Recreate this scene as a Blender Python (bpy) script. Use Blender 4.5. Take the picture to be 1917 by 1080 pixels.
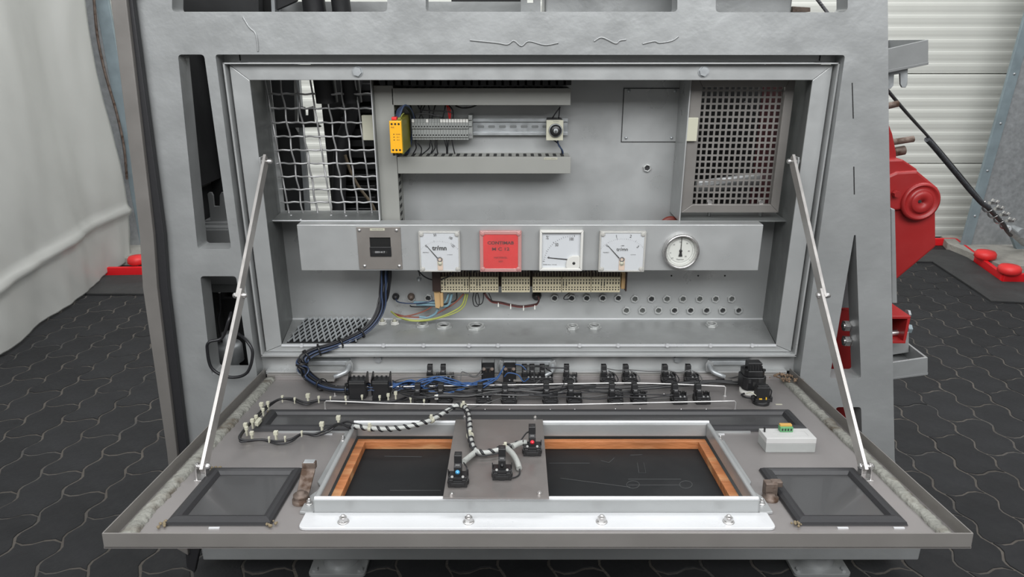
import bpy, bmesh, math, random
from mathutils import Vector, Matrix, noise
R = random.Random(7)
for o in list(bpy.data.objects): bpy.data.objects.remove(o, do_unlink=True)
SC = bpy.context.scene
COL = SC.collection
PI = math.pi

# ------------------------------------------------------------------ camera, world, light, exposure
FPX = 1300.0; PITCH = math.atan(FPX/3679.0); CAM = Vector((0, -1.5, 1.33))
cd = bpy.data.cameras.new('camera'); cam = bpy.data.objects.new('camera', cd); COL.objects.link(cam)
cd.sensor_width = 36; cd.lens = FPX/1917*36; cd.clip_start = .05
cam.location = CAM; cam.rotation_euler = (PI/2-PITCH, 0, 0); SC.camera = cam
w = bpy.data.worlds.new('world'); SC.world = w; w.use_nodes = True
nt = w.node_tree; bg = nt.nodes['Background']
tc = nt.nodes.new('ShaderNodeTexCoord'); sx = nt.nodes.new('ShaderNodeSeparateXYZ'); cr = nt.nodes.new('ShaderNodeValToRGB')
nt.links.new(tc.outputs['Generated'], sx.inputs[0]); nt.links.new(sx.outputs['Z'], cr.inputs[0]); nt.links.new(cr.outputs[0], bg.inputs['Color'])
cr.color_ramp.elements[0].position = .0; cr.color_ramp.elements[0].color = (.22, .22, .218, 1)
cr.color_ramp.elements[1].position = .75; cr.color_ramp.elements[1].color = (.97, .985, 1, 1)
bg.inputs['Strength'].default_value = .60
def area(name, loc, rot, size, sy, energy, col=(1, 1, 1)):
    l = bpy.data.lights.new(name, 'AREA'); l.shape = 'RECTANGLE'; l.size = size; l.size_y = sy; l.energy = energy; l.color = col
    o = bpy.data.objects.new(name, l); COL.objects.link(o); o.location = loc; o.rotation_euler = rot; return o
area('front_fill_light', (.2, -2.3, 2.7), (math.radians(54), 0, 0), 4.2, 1.3, 126, (.98, .99, 1))  # unseen fill added behind the camera to brighten frame and cabinet interior
area('rear_wall_fill', (.3, .9, 3.6), (math.radians(38), 0, 0), 6, 1.6, 150, (.99, .99, 1))  # added fill out of view, aimed at the rear wall to lighten it
vs = SC.view_settings; vs.view_transform = 'Standard'; vs.look = 'None'; vs.gamma = 1; vs.exposure = 0; vs.use_curve_mapping = False

# ------------------------------------------------------------------ geometry of the place
fw = Vector((0, math.cos(PITCH), -math.sin(PITCH))); upv = Vector((0, math.sin(PITCH), math.cos(PITCH)))
def ray(x, y): return fw + Vector(((x-958.5)/FPX, 0, 0)) - upv*((y-540)/FPX)
def U(x, y, Y):                 # point of the upright plane at depth Y
    d = ray(x, y); return CAM + d*((Y+1.5)/d.y)
def G(x, y, z=0.0):             # point of a level plane
    d = ray(x, y); return CAM + d*((z-1.33)/d.z)
DA = math.atan2(.0666, .6745)
DV = Vector((0, -math.cos(DA), math.sin(DA))); DN = Vector((0, math.sin(DA), math.cos(DA)))
DO = Vector((0, 0, .598)) - DN*.022
DL, DR_, DD = -.591, .665, .678   # opened door: left, right, depth
def D(u, v, h=0.0): return DO + Vector((u, 0, 0)) + DV*v + DN*h
def DP(x, y, h=0.0):
    d = ray(x, y); return CAM + d*((DO+DN*h-CAM).dot(DN)/d.dot(DN))
def proj(p):
    r = p-CAM; z = r.dot(fw); return 958.5+FPX*r.x/z, 540-FPX*r.dot(upv)/z, z
DROT = (-DA, 0, 0)
DM = Matrix.Rotation(-DA, 4, 'X')

# ------------------------------------------------------------------ materials
MATS = {}
def mat(name, col, metal=0.0, rough=.5, bump=0.0, bscale=40, var=0.0, vscale=6, stretch=None, dirt=None, dscale=4, dth=.62, spec=.5, objvar=0.0, alpha=1, emis=0, coat=0):
    if name in MATS: return MATS[name]
    m = bpy.data.materials.new(name); m.use_nodes = True; nt = m.node_tree; b = nt.nodes['Principled BSDF']; L = nt.links
    b.inputs['Metallic'].default_value = metal; b.inputs['Roughness'].default_value = rough
    b.inputs['Specular IOR Level'].default_value = spec; b.inputs['Coat Weight'].default_value = coat
    c = (col[0], col[1], col[2], 1)
    b.inputs['Base Color'].default_value = c
    tc = nt.nodes.new('ShaderNodeTexCoord'); src = tc.outputs['Object']
    if stretch:
        mp = nt.nodes.new('ShaderNodeMapping'); mp.inputs['Scale'].default_value = stretch; L.new(src, mp.inputs[0]); src = mp.outputs[0]
    out = None
    def noise_(scale, detail=4):
        n = nt.nodes.new('ShaderNodeTexNoise'); n.inputs['Scale'].default_value = scale; n.inputs['Detail'].default_value = detail
        L.new(src, n.inputs['Vector']); return n.outputs['Fac']
    if var:
        r = nt.nodes.new('ShaderNodeMapRange'); L.new(noise_(vscale), r.inputs[0]); r.inputs[1].default_value = .3; r.inputs[2].default_value = .7
        r.inputs[3].default_value = 1-var; r.inputs[4].default_value = 1+var
        h = nt.nodes.new('ShaderNodeHueSaturation'); h.inputs['Color'].default_value = c; L.new(r.outputs[0], h.inputs['Value']); out = h.outputs[0]
        r2 = nt.nodes.new('ShaderNodeMapRange'); L.new(noise_(vscale*2.3), r2.inputs[0]); r2.inputs[1].default_value = .3; r2.inputs[2].default_value = .7
        r2.inputs[3].default_value = max(.02, rough-.1); r2.inputs[4].default_value = min(1, rough+.12); L.new(r2.outputs[0], b.inputs['Roughness'])
    if objvar:
        oi = nt.nodes.new('ShaderNodeObjectInfo'); r = nt.nodes.new('ShaderNodeMapRange'); L.new(oi.outputs['Random'], r.inputs[0])
        r.inputs[3].default_value = 1-objvar; r.inputs[4].default_value = 1+objvar
        h = nt.nodes.new('ShaderNodeHueSaturation'); h.inputs['Color'].default_value = c
        if out: L.new(out, h.inputs['Color'])
        L.new(r.outputs[0], h.inputs['Value']); out = h.outputs[0]
    if dirt:
        cr = nt.nodes.new('ShaderNodeValToRGB'); L.new(noise_(dscale, 8), cr.inputs[0]); cr.color_ramp.elements[0].position = dth; cr.color_ramp.elements[1].position = min(1, dth+.12)
        cr.color_ramp.elements[0].color = (0, 0, 0, 1); cr.color_ramp.elements[1].color = (1, 1, 1, 1)
        mx = nt.nodes.new('ShaderNodeMix'); mx.data_type = 'RGBA'; L.new(cr.outputs[0], mx.inputs[0])
        if out: L.new(out, mx.inputs[6])
        else: mx.inputs[6].default_value = c
        mx.inputs[7].default_value = (dirt[0], dirt[1], dirt[2], 1); out = mx.outputs[2]
    if out: L.new(out, b.inputs['Base Color'])
    if bump:
        bp = nt.nodes.new('ShaderNodeBump'); bp.inputs['Strength'].default_value = bump; bp.inputs['Distance'].default_value = .01
        L.new(noise_(bscale, 5), bp.inputs['Height']); L.new(bp.outputs[0], b.inputs['Normal'])
    if emis:
        b.inputs['Emission Color'].default_value = c; b.inputs['Emission Strength'].default_value = emis
    if alpha < 1:
        tr = nt.nodes.new('ShaderNodeBsdfTransparent'); mixs = nt.nodes.new('ShaderNodeMixShader'); mixs.inputs[0].default_value = alpha
        o = nt.nodes['Material Output']; L.new(tr.outputs[0], mixs.inputs[1]); L.new(b.outputs[0], mixs.inputs[2]); L.new(mixs.outputs[0], o.inputs[0])
    MATS[name] = m; return m
silver = mat('silver_paint', (.345, .355, .355), .35, .38, .30, 13, .07, 5)
silver_in = mat('silver_paint_inner', (.42, .43, .428), .35, .36, .14, 12, .07, 7, dirt=(.38, .39, .39), dscale=9, dth=.66)
silver_hi = mat('silver_paint_lit', (.60, .61, .62), .15, .35, .10, 30, .03, 8)  # same silver lightened: bright light on top faces and edges put into colour
stainless = mat('brushed_steel', (.285, .268, .262), .5, .42, .03, 60, .04, 4)
stainless_d = mat('brushed_steel_dark', (.235, .218, .208), .55, .38, .03, 60, .08, 8)
steelb = mat('bright_steel', (.62, .61, .60), .9, .28, .03, 80, .06, 30)
tan_steel = mat('weathered_tan_steel', (.225, .213, .20), .35, .42, .04, 40, .08, 6)
galv = mat('galvanised_steel', (.42, .44, .45), .55, .42, .03, 40, .15, 30)
galv_b = mat('galvanised_blue_grey', (.25, .31, .335), .3, .5, .05, 30, .14, 10)
wire_st = mat('galvanised_wire', (.42, .42, .42), .6, .4)
blackp = mat('black_plastic', (.012, .012, .013), 0, .38, .02, 90)
blackr = mat('black_rubber', (.022, .022, .024), 0, .48, .05, 60)
blackd = mat('black_void_paint', (.012, .012, .012), 0, .8)
darkst = mat('dark_grey_steel', (.035, .036, .037), .2, .55, .1, 20, .3, 5)
blackw = mat('black_cable', (.014, .014, .016), 0, .4)
greyw = mat('grey_cable', (.10, .10, .10), 0, .45)
bluew = mat('blue_cable', (.03, .085, .23), 0, .4)
dbluew = mat('dark_blue_cable', (.035, .055, .11), 0, .42)
redw = mat('red_cable', (.5, .02, .02), 0, .4)
stay_m = mat('stay_steel', (.50, .48, .46), .65, .38, .02, 60, .05, 20)
rod_m = mat('rod_steel', (.62, .61, .60), .7, .35)
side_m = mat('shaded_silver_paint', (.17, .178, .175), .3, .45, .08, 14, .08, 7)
brownw = mat('brown_cable', (.22, .07, .045), 0, .45)
yelw = mat('yellow_green_cable', (.35, .38, .09), 0, .45)
cyanw = mat('pale_blue_cable', (.16, .27, .32), 0, .45)
darkbr = mat('dark_brown_cable', (.05, .018, .016), 0, .45)
beige = mat('beige_plastic', (.60, .54, .38), 0, .45, 0, 1, .05, 40)
orangeb = mat('orange_beige_plastic', (.50, .33, .16), 0, .45)
brownp = mat('brown_bakelite', (.035, .02, .016), 0, .5)
greyp = mat('grey_plastic', (.27, .272, .252), 0, .5, .02, 50, .05, 6, dirt=(.33, .335, .32), dscale=14, dth=.68)
greyt = mat('grey_terminal_plastic', (.25, .26, .25), 0, .5)
whitep = mat('white_plastic', (.66, .655, .62), 0, .35)
creamp = mat('cream_plastic', (.50, .49, .39), 0, .4)
dialw = mat('white_dial_paper', (.58, .60, .62), 0, .4)
clearp = mat('clear_acrylic', (.75, .75, .72), 0, .12, alpha=.035)
clear_rim = mat('clear_acrylic_edge', (.62, .61, .57), 0, .15, alpha=.62, coat=.5)
red_rim = mat('red_tinted_acrylic_edge', (.62, .30, .28), 0, .15, alpha=.7, coat=.5)
glass_d = mat('dark_window_glass', (.055, .055, .056), 0, .24, 0, 1, coat=.15)
ink = mat('black_ink', (.02, .02, .02), 0, .6)
inkg = mat('grey_ink', (.18, .18, .18), 0, .6)
redpl = mat('red_label_plastic', (.62, .02, .02), 0, .4, 0, 1, .10, 20)
yellow = mat('yellow_plastic', (.85, .42, .015), 0, .4)
olive = mat('olive_plastic', (.22, .21, .03), 0, .45)
redpaint = mat('red_machine_paint', (.33, .02, .02), 0, .38, .06, 25, .10, 5)
redtape = mat('red_edging', (.75, .012, .018), 0, .45, .04, 20)
redcap = mat('red_plastic_cap', (.72, .03, .03), 0, .45)
wood = mat('orange_brown_wood', (.40, .15, .055), 0, .5, .3, 8, .25, 3, stretch=(3, 12, 12), dirt=(.50, .26, .12), dscale=2, dth=.5)
blackbd = mat('black_board', (.012, .013, .014), 0, .55, .02, 40, .15, 5, spec=.25, dirt=(.02, .021, .022), dscale=6, dth=.60)
chalk = mat('chalk_line', (.06, .062, .062), 0, .9)
foamm = mat('grey_foam_strip', (.23, .23, .205), 0, .95, .6, 110, .2, 30, dirt=(.10, .085, .065), dscale=16, dth=.55)
debris = mat('rusty_debris', (.17, .115, .075), 0, .95, .9, 120, .4, 60)
rusty = mat('rusty_steel', (.15, .115, .095), .4, .6, .3, 50, .3, 30, dirt=(.07, .04, .025), dscale=40, dth=.52)
green = mat('green_connector', (.10, .30, .13), 0, .4)
orangec = mat('orange_connector', (.55, .32, .08), 0, .4)
whitebox = mat('white_lacquered_box', (.50, .50, .49), 0, .4, .03, 40, .04, 20, dirt=(.42, .42, .41), dscale=50, dth=.63)
tarpm = mat('white_tarpaulin', (.49, .495, .475), 0, .45, .10, 5, .03, 2)
doorm = mat('cream_sectional_door', (.62, .63, .585), 0, .5, .02, 30, .02, 3)
concrete = mat('concrete', (.30, .29, .26), 0, .9, .4, 60, .2, 12)
matdark = mat('dark_rubber_mat', (.035, .036, .036), 0, .7, .1, 60, .25, 5)
paverm = mat('anthracite_paver', (.016, .0165, .018), 0, .75, .2, 90, .2, 9, spec=.35, objvar=.14)
jointm = mat('sandy_joint', (.085, .076, .066), 0, .95, .5, 120, .3, 6, dirt=(.06,.058,.055), dscale=3, dth=.5)
bluelens = mat('blue_lamp', (.08, .35, .62), 0, .2, coat=.5)
redlens = mat('red_lamp', (.75, .02, .04), 0, .2, coat=.5)
yellens = mat('yellow_bulb', (.85, .5, .04), 0, .2, coat=.5)
tagw = mat('white_tag', (.75, .75, .70), 0, .5)
steelrope = mat('steel_rope', (.10, .10, .105), .6, .5, .6, 160)
sleeve = mat('rope_sleeve', (.085, .09, .10), 0, .6, .8, 130, .4, 40)

# ------------------------------------------------------------------ mesh building
class MB:
    def __init__(s): s.v = []; s.f = []; s.sm = []
    def add(s, vs, fs, M=None, smooth=False):
        n = len(s.v)
        for p in vs: s.v.append((M @ Vector(p)) if M else Vector(p))
        for f in fs: s.f.append([i+n for i in f]); s.sm.append(smooth)
        return s
    def box(s, c, d, M=None, top=None):
        x, y, z = d[0]/2, d[1]/2, d[2]/2; c = Vector(c); t = top or (1, 1)
        vs = [c+Vector((i*x*(t[0] if k > 0 else 1), j*y*(t[1] if k > 0 else 1), k*z)) for k in (-1, 1) for i, j in ((-1, -1), (1, -1), (1, 1), (-1, 1))]
        return s.add(vs, [(0, 3, 2, 1), (4, 5, 6, 7), (0, 1, 5, 4), (1, 2, 6, 5), (2, 3, 7, 6), (3, 0, 4, 7)], M)
    def bx(s, x0, x1, y0, y1, z0, z1, M=None):
        return s.box(((x0+x1)/2, (y0+y1)/2, (z0+z1)/2), (abs(x1-x0), abs(y1-y0), abs(z1-z0)), M)
    def prism(s, pts, vec, M=None, smooth=False):
        pts = [Vector(p) for p in pts]; vec = Vector(vec); n = len(pts)
        fs = [list(range(n))[::-1], list(range(n, 2*n))] + [(i, (i+1) % n, n+(i+1) % n, n+i) for i in range(n)]
        return s.add(pts+[p+vec for p in pts], fs, M, smooth)
    def hexa(s, a, b, M=None):   # two quads joined
        return s.add(list(a)+list(b), [(3, 2, 1, 0), (4, 5, 6, 7)]+[(i, (i+1) % 4, 4+(i+1) % 4, 4+i) for i in range(4)], M)
    def cyl(s, p0, p1, r0, r1=None, n=16, M=None, smooth=True, caps=True):
        p0 = Vector(p0); p1 = Vector(p1); r1 = r0 if r1 is None else r1; d = (p1-p0).normalized(); a = d.orthogonal().normalized(); b = d.cross(a)
        vs = []
        for p, r in ((p0, r0), (p1, r1)):
            for i in range(n):
                t = 2*PI*i/n; vs.append(p+a*(r*math.cos(t))+b*(r*math.sin(t)))
        s.add(vs, [(i, (i+1) % n, n+(i+1) % n, n+i) for i in range(n)], M, smooth)
        if caps: s.add(vs, [list(range(n))[::-1], list(range(n, 2*n))], M)
        return s
    def lathe(s, base, axis, prof, n=20, M=None, smooth=True):   # prof: (r, h) list
        base = Vector(base); d = Vector(axis).normalized(); a = d.orthogonal().normalized(); b = d.cross(a); vs = []
        for r, h in prof:
            for i in range(n):
                t = 2*PI*i/n; vs.append(base+d*h+a*(r*math.cos(t))+b*(r*math.sin(t)))
        fs = [(k*n+i, k*n+(i+1) % n, (k+1)*n+(i+1) % n, (k+1)*n+i) for k in range(len(prof)-1) for i in range(n)]
        s.add(vs, fs, M, smooth)
        m = len(prof)-1
        if prof[0][0] > 1e-5: s.add(vs[:n], [list(range(n))[::-1]], M)
        if prof[m][0] > 1e-5: s.add(vs[m*n:], [list(range(n))], M)
        return s
    def tube(s, pts, r, n=8, M=None, closed=False, caps=True):
        pts = [Vector(p) for p in pts]; vs = []; m = len(pts); prev = None
        for i, p in enumerate(pts):
            t = (pts[(i+1) % m]-pts[i-1]) if closed else (pts[min(i+1, m-1)]-pts[max(i-1, 0)])
            t.normalize()
            if prev is None: a = t.orthogonal().normalized()
            else:
                a = prev - t*prev.dot(t)
                a = a.normalized() if a.length > 1e-6 else t.orthogonal().normalized()
            prev = a; b = t.cross(a); rr = r[i] if isinstance(r, (list, tuple)) else r
            for k in range(n):
                q = 2*PI*k/n; vs.append(p+a*(rr*math.cos(q))+b*(rr*math.sin(q)))
        fs = [(i*n+k, i*n+(k+1) % n, ((i+1) % m)*n+(k+1) % n, ((i+1) % m)*n+k) for i in range(m if closed else m-1) for k in range(n)]
        s.add(vs, fs, M, True)
        if not closed and caps: s.add(vs[:n], [list(range(n))[::-1]], M); s.add(vs[-n:], [list(range(n))], M)
        return s
    def ball(s, c, r, M=None, n=10, m=6):
        prof = [(max(1e-6, r*math.sin(PI*k/m)), -r*math.cos(PI*k/m)) for k in range(m+1)]
        return s.lathe(c, (0, 0, 1), prof, n, M)
    def nut(s, c, axis, r, h, M=None, hole=None):
        c = Vector(c); ax = Vector(axis).normalized()
        if hole:
            return s.ring(c, ax, r, hole, h, 6, M)
        return s.cyl(c, c+ax*h, r, r*.97, 6, M, smooth=False)
    def ring(s, c, ax, ro, ri, h, n=16, M=None):
        c = Vector(c); d = Vector(ax).normalized(); a = d.orthogonal().normalized(); b = d.cross(a); vs = []
        for r, hh in ((ro, 0), (ro, h), (ri, h), (ri, 0)):
            for i in range(n):
                t = 2*PI*i/n; vs.append(c+d*hh+a*(r*math.cos(t))+b*(r*math.sin(t)))
        fs = [(k*n+i, k*n+(i+1) % n, ((k+1) % 4)*n+(i+1) % n, ((k+1) % 4)*n+i) for k in range(4) for i in range(n)]
        return s.add(vs, fs, M, n > 8)
def crom(pts, k=6):
    pts = [Vector(p) for p in pts]
    if len(pts) < 3: return [pts[0].lerp(pts[-1], i/k) for i in range(k+1)]
    P = [2*pts[0]-pts[1]]+pts+[2*pts[-1]-pts[-2]]; out = []
    for i in range(1, len(P)-2):
        for j in range(k):
            t = j/k; a, b, c, d = P[i-1:i+3]
            out.append(.5*((2*b)+(c-a)*t+(2*a-5*b+4*c-d)*t*t+(3*b-a-3*c+d)*t*t*t))
    out.append(pts[-1]); return out
WL = {}
def mesh_of(name, mb, m, off=Vector((0, 0, 0))):
    me = bpy.data.meshes.new(name); me.from_pydata([v-off for v in mb.v], [], mb.f); me.update()
    me.polygons.foreach_set('use_smooth', mb.sm)
    bm = bmesh.new(); bm.from_mesh(me); bmesh.ops.recalc_face_normals(bm, faces=bm.faces); bm.to_mesh(me); bm.free()
    me.materials.append(m); return me
def tag(o, label=None, cat=None, group=None, kind=None):
    if label: o['label'] = label
    if cat: o['category'] = cat
    if group: o['group'] = group
    if kind: o['kind'] = kind
    return o
def thing(name, label, cat, loc=(0, 0, 0), rot=None, group=None):
    o = bpy.data.objects.new(name, None); COL.objects.link(o); o.location = loc; o.empty_display_size = .02
    if rot: o.rotation_euler = rot
    tag(o, label, cat, group); WL[o.name] = Vector((0, 0, 0)) if rot else Vector(loc); o['_r'] = 1; del o['_r']
    return o
def addbev(o, w, seg=2, ang=40):
    md = o.modifiers.new('bevel', 'BEVEL'); md.width = w; md.segments = seg; md.limit_method = 'ANGLE'; md.angle_limit = math.radians(ang)
    md.harden_normals = False
def part(name, mb, m, parent, bevel=0, label=None, seg=2):
    off = WL[parent.name]
    o = bpy.data.objects.new(name, mesh_of(name, mb, m, off)); COL.objects.link(o); o.parent = parent; WL[o.name] = off
    if bevel: addbev(o, bevel, seg)
    if label: o['label'] = label
    return o
def solo(name, mb, m, label=None, cat=None, group=None, kind=None, bevel=0, loc=None):
    if loc is None:
        xs = [v.x for v in mb.v]; ys = [v.y for v in mb.v]; zs = [v.z for v in mb.v]
        loc = Vector(((min(xs)+max(xs))/2, (min(ys)+max(ys))/2, min(zs)))
    o = bpy.data.objects.new(name, mesh_of(name, mb, m, Vector(loc))); COL.objects.link(o); o.location = loc; WL[o.name] = Vector(loc)
    if bevel: addbev(o, bevel)
    return tag(o, label, cat, group, kind)
def dup(root, loc, rot=None, label=None):
    r = root.copy(); COL.objects.link(r); r.location = loc
    if rot: r.rotation_euler = rot
    if label: r['label'] = label
    for ch in list(root.children):
        c = ch.copy(); COL.objects.link(c); c.parent = r
        for g in ch.children:
            d = g.copy(); COL.objects.link(d); d.parent = c
    return r
def fillet(pts, r, n=4):
    pts = [Vector(p) for p in pts]; out = []; m = len(pts)
    for i, p in enumerate(pts):
        rr = r[i] if isinstance(r, (list, tuple)) else r
        if rr <= 0: out.append(p); continue
        a = pts[i-1]-p; b = pts[(i+1) % m]-p; k = min(rr, a.length*.45, b.length*.45)
        A = p+a.normalized()*k; B = p+b.normalized()*k
        for j in range(n+1):
            t = j/n; out.append(A*(1-t)**2+p*2*t*(1-t)+B*t*t)
    return out
def plate_mb(outer, holes, y0, th):
    """upright plate with openings: outlines in X-Z, front face at y0, thickness th backwards"""
    cu = bpy.data.curves.new('tmp', 'CURVE'); cu.dimensions = '2D'; cu.fill_mode = 'BOTH'; cu.extrude = th/2
    for loop in [outer]+holes:
        sp = cu.splines.new('POLY'); sp.points.add(len(loop)-1); sp.use_cyclic_u = True
        for q, p in zip(sp.points, loop): q.co = (p[0], p[2] if len(p) > 2 else p[1], 0, 1)
    o = bpy.data.objects.new('tmp', cu); COL.objects.link(o)
    bpy.context.view_layer.update(); dg = bpy.context.evaluated_depsgraph_get()
    me = bpy.data.meshes.new_from_object(o.evaluated_get(dg))
    mb = MB(); mb.v = [Vector((v.co.x, y0+th/2-v.co.z, v.co.y)) for v in me.vertices]; mb.f = [list(p.vertices) for p in me.polygons]; mb.sm = [False]*len(mb.f)
    # weld
    key = {}; mp = []; nv = []
    for v in mb.v:
        k = (round(v.x, 5), round(v.y, 5), round(v.z, 5))
        if k not in key: key[k] = len(nv); nv.append(v)
        mp.append(key[k])
    fs = []
    for f in mb.f:
        g = []
        for i in f:
            if mp[i] not in g: g.append(mp[i])
        if len(g) > 2: fs.append(g)
    mb.v = nv; mb.f = fs; mb.sm = [False]*len(fs)
    bpy.data.objects.remove(o); bpy.data.curves.remove(cu); bpy.data.meshes.remove(me); return mb
def text_mb(s, size, M, th=.0002, align='CENTER', sx=1.0, bold=0):
    cu = bpy.data.curves.new('tmp', 'FONT'); cu.body = s; cu.size = size; cu.align_x = align; cu.align_y = 'CENTER'; cu.extrude = th; cu.offset = bold; cu.resolution_u = 3
    o = bpy.data.objects.new('tmp', cu); COL.objects.link(o); bpy.context.view_layer.update(); dg = bpy.context.evaluated_depsgraph_get()
    me = bpy.data.meshes.new_from_object(o.evaluated_get(dg)); mb = MB()
    mb.v = [M @ Vector((v.co.x*sx, v.co.y, v.co.z)) for v in me.vertices]; mb.f = [list(p.vertices) for p in me.polygons]; mb.sm = [False]*len(mb.f)
    bpy.data.objects.remove(o); bpy.data.curves.remove(cu); bpy.data.meshes.remove(me); return mb
def join(*ms):
    r = MB()
    for m in ms:
        n = len(r.v); r.v += m.v; r.f += [[i+n for i in f] for f in m.f]; r.sm += m.sm
    return r
def TF(x, y, z, rot=0): return Matrix.Translation((x, y, z)) @ Matrix.Rotation(PI/2, 4, 'X') @ Matrix.Rotation(rot, 4, 'Z')   # text facing the viewer
def poly(px, Y): return [U(x, y, Y) for x, y in px]
YV = Vector((0, 1, 0))

# ================================================================== SETTING
fl = MB(); fl.bx(-4.2, 6, -2.2, 3.5, -.05, -.0022)
floor = solo('floor', fl, jointm, kind='structure', loc=Vector((0, 0, 0)))
PW, PD, GAP = .225, .138, .0075
def hx(x):
    t = (x/(PW/2)) % 1.0; return .010*(1 if .15 < t < .35 else -1 if .65 < t < .85 else (t/.15 if t < .15 else (1-(t-.35)/.15 if t < .5 else (-(t-.5)/.15 if t < .65 else -1+(t-.85)/.15))))
def gy(y):
    t = (y/PD) % 1.0; return .011*(1 if .2 < t < .36 else -1 if .64 < t < .8 else (t/.2 if t < .2 else (1-(t-.36)/.14 if t < .5 else (-(t-.5)/.14 if t < .64 else -1+(t-.8)/.2))))
def paver_outline(g):
    N = 12; M_ = 5; pts = []
    x0, x1, y0, y1 = g, PW-g, g, PD-g
    for i in range(N): x = x0+(x1-x0)*i/N; pts.append((x, y0+hx(x)))
    for i in range(M_): y = y0+(y1-y0)*i/M_; pts.append((x1+gy(y), y+hx(x1)*0))
    for i in range(N): x = x1-(x1-x0)*i/N; pts.append((x, y1+hx(x)))
    for i in range(M_): y = y1-(y1-y0)*i/M_; pts.append((x0+gy(y), y))
    return [(y-PD/2, PW/2-x) for x, y in pts]
def paver_mb():
    a = paver_outline(GAP/2); b = paver_outline(GAP/2+.0015); n = len(a); m = MB()
    m.add([(x, y, -.03) for x, y in a]+[(x, y, -.0012) for x, y in a]+[(x, y, 0) for x, y in b],
          [(i, (i+1) % n, n+(i+1) % n, n+i) for i in range(n)]+[(n+i, n+(i+1) % n, 2*n+(i+1) % n, 2*n+i) for i in range(n)]+[list(range(2*n, 3*n))])
    return m
PM = paver_mb(); pme = mesh_of('paver', PM, paverm)
cells = []
for j in range(-24, 34):
    for i in range(-9, 16):
        y = i*PW+(PW/2 if j % 2 else 0); x = j*PD+.04
        c = Vector((x, y, 0)); px, py, z = proj(c)
        out = z < .3 or px < -20 or px > 1940 or py > 1100
        hid = out or (380 < px < 1665 and py < 1040) or (420 < py < 500 and 300 < px < 1650)
        cells.append((hid, z, x, y))
cells.sort(key=lambda c: (c[0], c[1]))
stuffm = MB()
for k, (hid, z, x, y) in enumerate(cells):
    dz = R.uniform(-.0008, .0012); rz = R.uniform(-.012, .012)
    if k < 300 and not hid:
        o = bpy.data.objects.new('paver', pme); COL.objects.link(o); o.parent = floor; o.location = (x, y, dz); o.rotation_euler = (R.uniform(-.003, .003), R.uniform(-.003, .003), rz)
    else: stuffm.add(PM.v, PM.f, Matrix.Translation((x, y, dz)) @ Matrix.Rotation(rz, 4, 'Z'))
o = part('far_pavers', stuffm, paverm, floor); o['kind'] = 'stuff'

# rear sectional door with ribbed panels
YW = 3.4
wall = MB(); wall.bx(-5, 7, YW+.08, YW+.2, 0, 4.5); solo('wall_back', wall, doorm, kind='structure')
d1 = MB(); d1.bx(-4.6, 6.6, YW+.03, YW+.07, 0, 3.6); door1 = solo('door_1', d1, doorm, kind='structure', loc=Vector((0, YW+.03, 0)))
zl = U(1800, 305, YW).z; RP = .0755
for k in range(-2, 4):
    z0 = zl+k*8*RP; z1 = z0+8*RP-.006
    if z1 < 0: continue
    prof = [(0, max(z0, 0))]
    for q in range(8):
        b = z0+q*RP
        if b < 0: continue
        prof += [(0, b+.004), (-.003, b+.020), (-.0055, b+.044), (-.004, b+.058), (0, b+.066)]
    prof += [(0, z1), (.03, z1), (.03, max(z0, 0))]
    m = MB(); m.prism([Vector((-4.6, YW+a, b)) for a, b in prof], Vector((11.2, 0, 0)))
    part('panel', m, doorm, door1)

# tarpaulin wall on the left
def tarp():
    nu, nv = 150, 100; vs = []; fs = []
    for j in range(nv+1):
        z = .02+2.9*(j/nv)**1.3
        for i in range(nu+1):
            t = i/nu; y = -1.0+3.8*t
            x = -2.17-.27*max(0, (t-.35)/.65)**1.1-.02*math.sin(t*3)
            fold = .017*math.sin(t*33+1.2*math.sin(z*1.7))*(.35+.65*min(1, z/1.2)) + .02*math.sin(t*11+z*1.1)
            hem = .024*math.exp(-((z-.315-.02*math.sin(t*9))/.024)**2)+.005*math.sin(t*60+z*9)*math.exp(-z/.25)
            bl = .015*math.exp(-(z/.35)**2)*math.sin(t*6)
            edge = 0
            if t > .9: edge = .03*math.sin(z*3.1)*(t-.9)/.1
            wr = .022*noise.noise(Vector((y*2.6, z*1.1, 3)))+.010*noise.noise(Vector((y*7, z*2.4, 9)))+.006*noise.noise(Vector((y*16+z*9, z*5, 1)))*math.exp(-z/.9)
            vs.append((x+fold+hem+bl+wr, y+.02*math.sin(z*4)*t+edge, z))
    for j in range(nv):
        for i in range(nu): a = j*(nu+1)+i; fs.append((a, a+1, a+nu+2, a+nu+1))
    m = MB(); m.add(vs, fs, None, True); return m
tp = solo('wall_left', tarp(), tarpm, kind='structure')
md = tp.modifiers.new('thickness', 'SOLIDIFY'); md.thickness = .004

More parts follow.
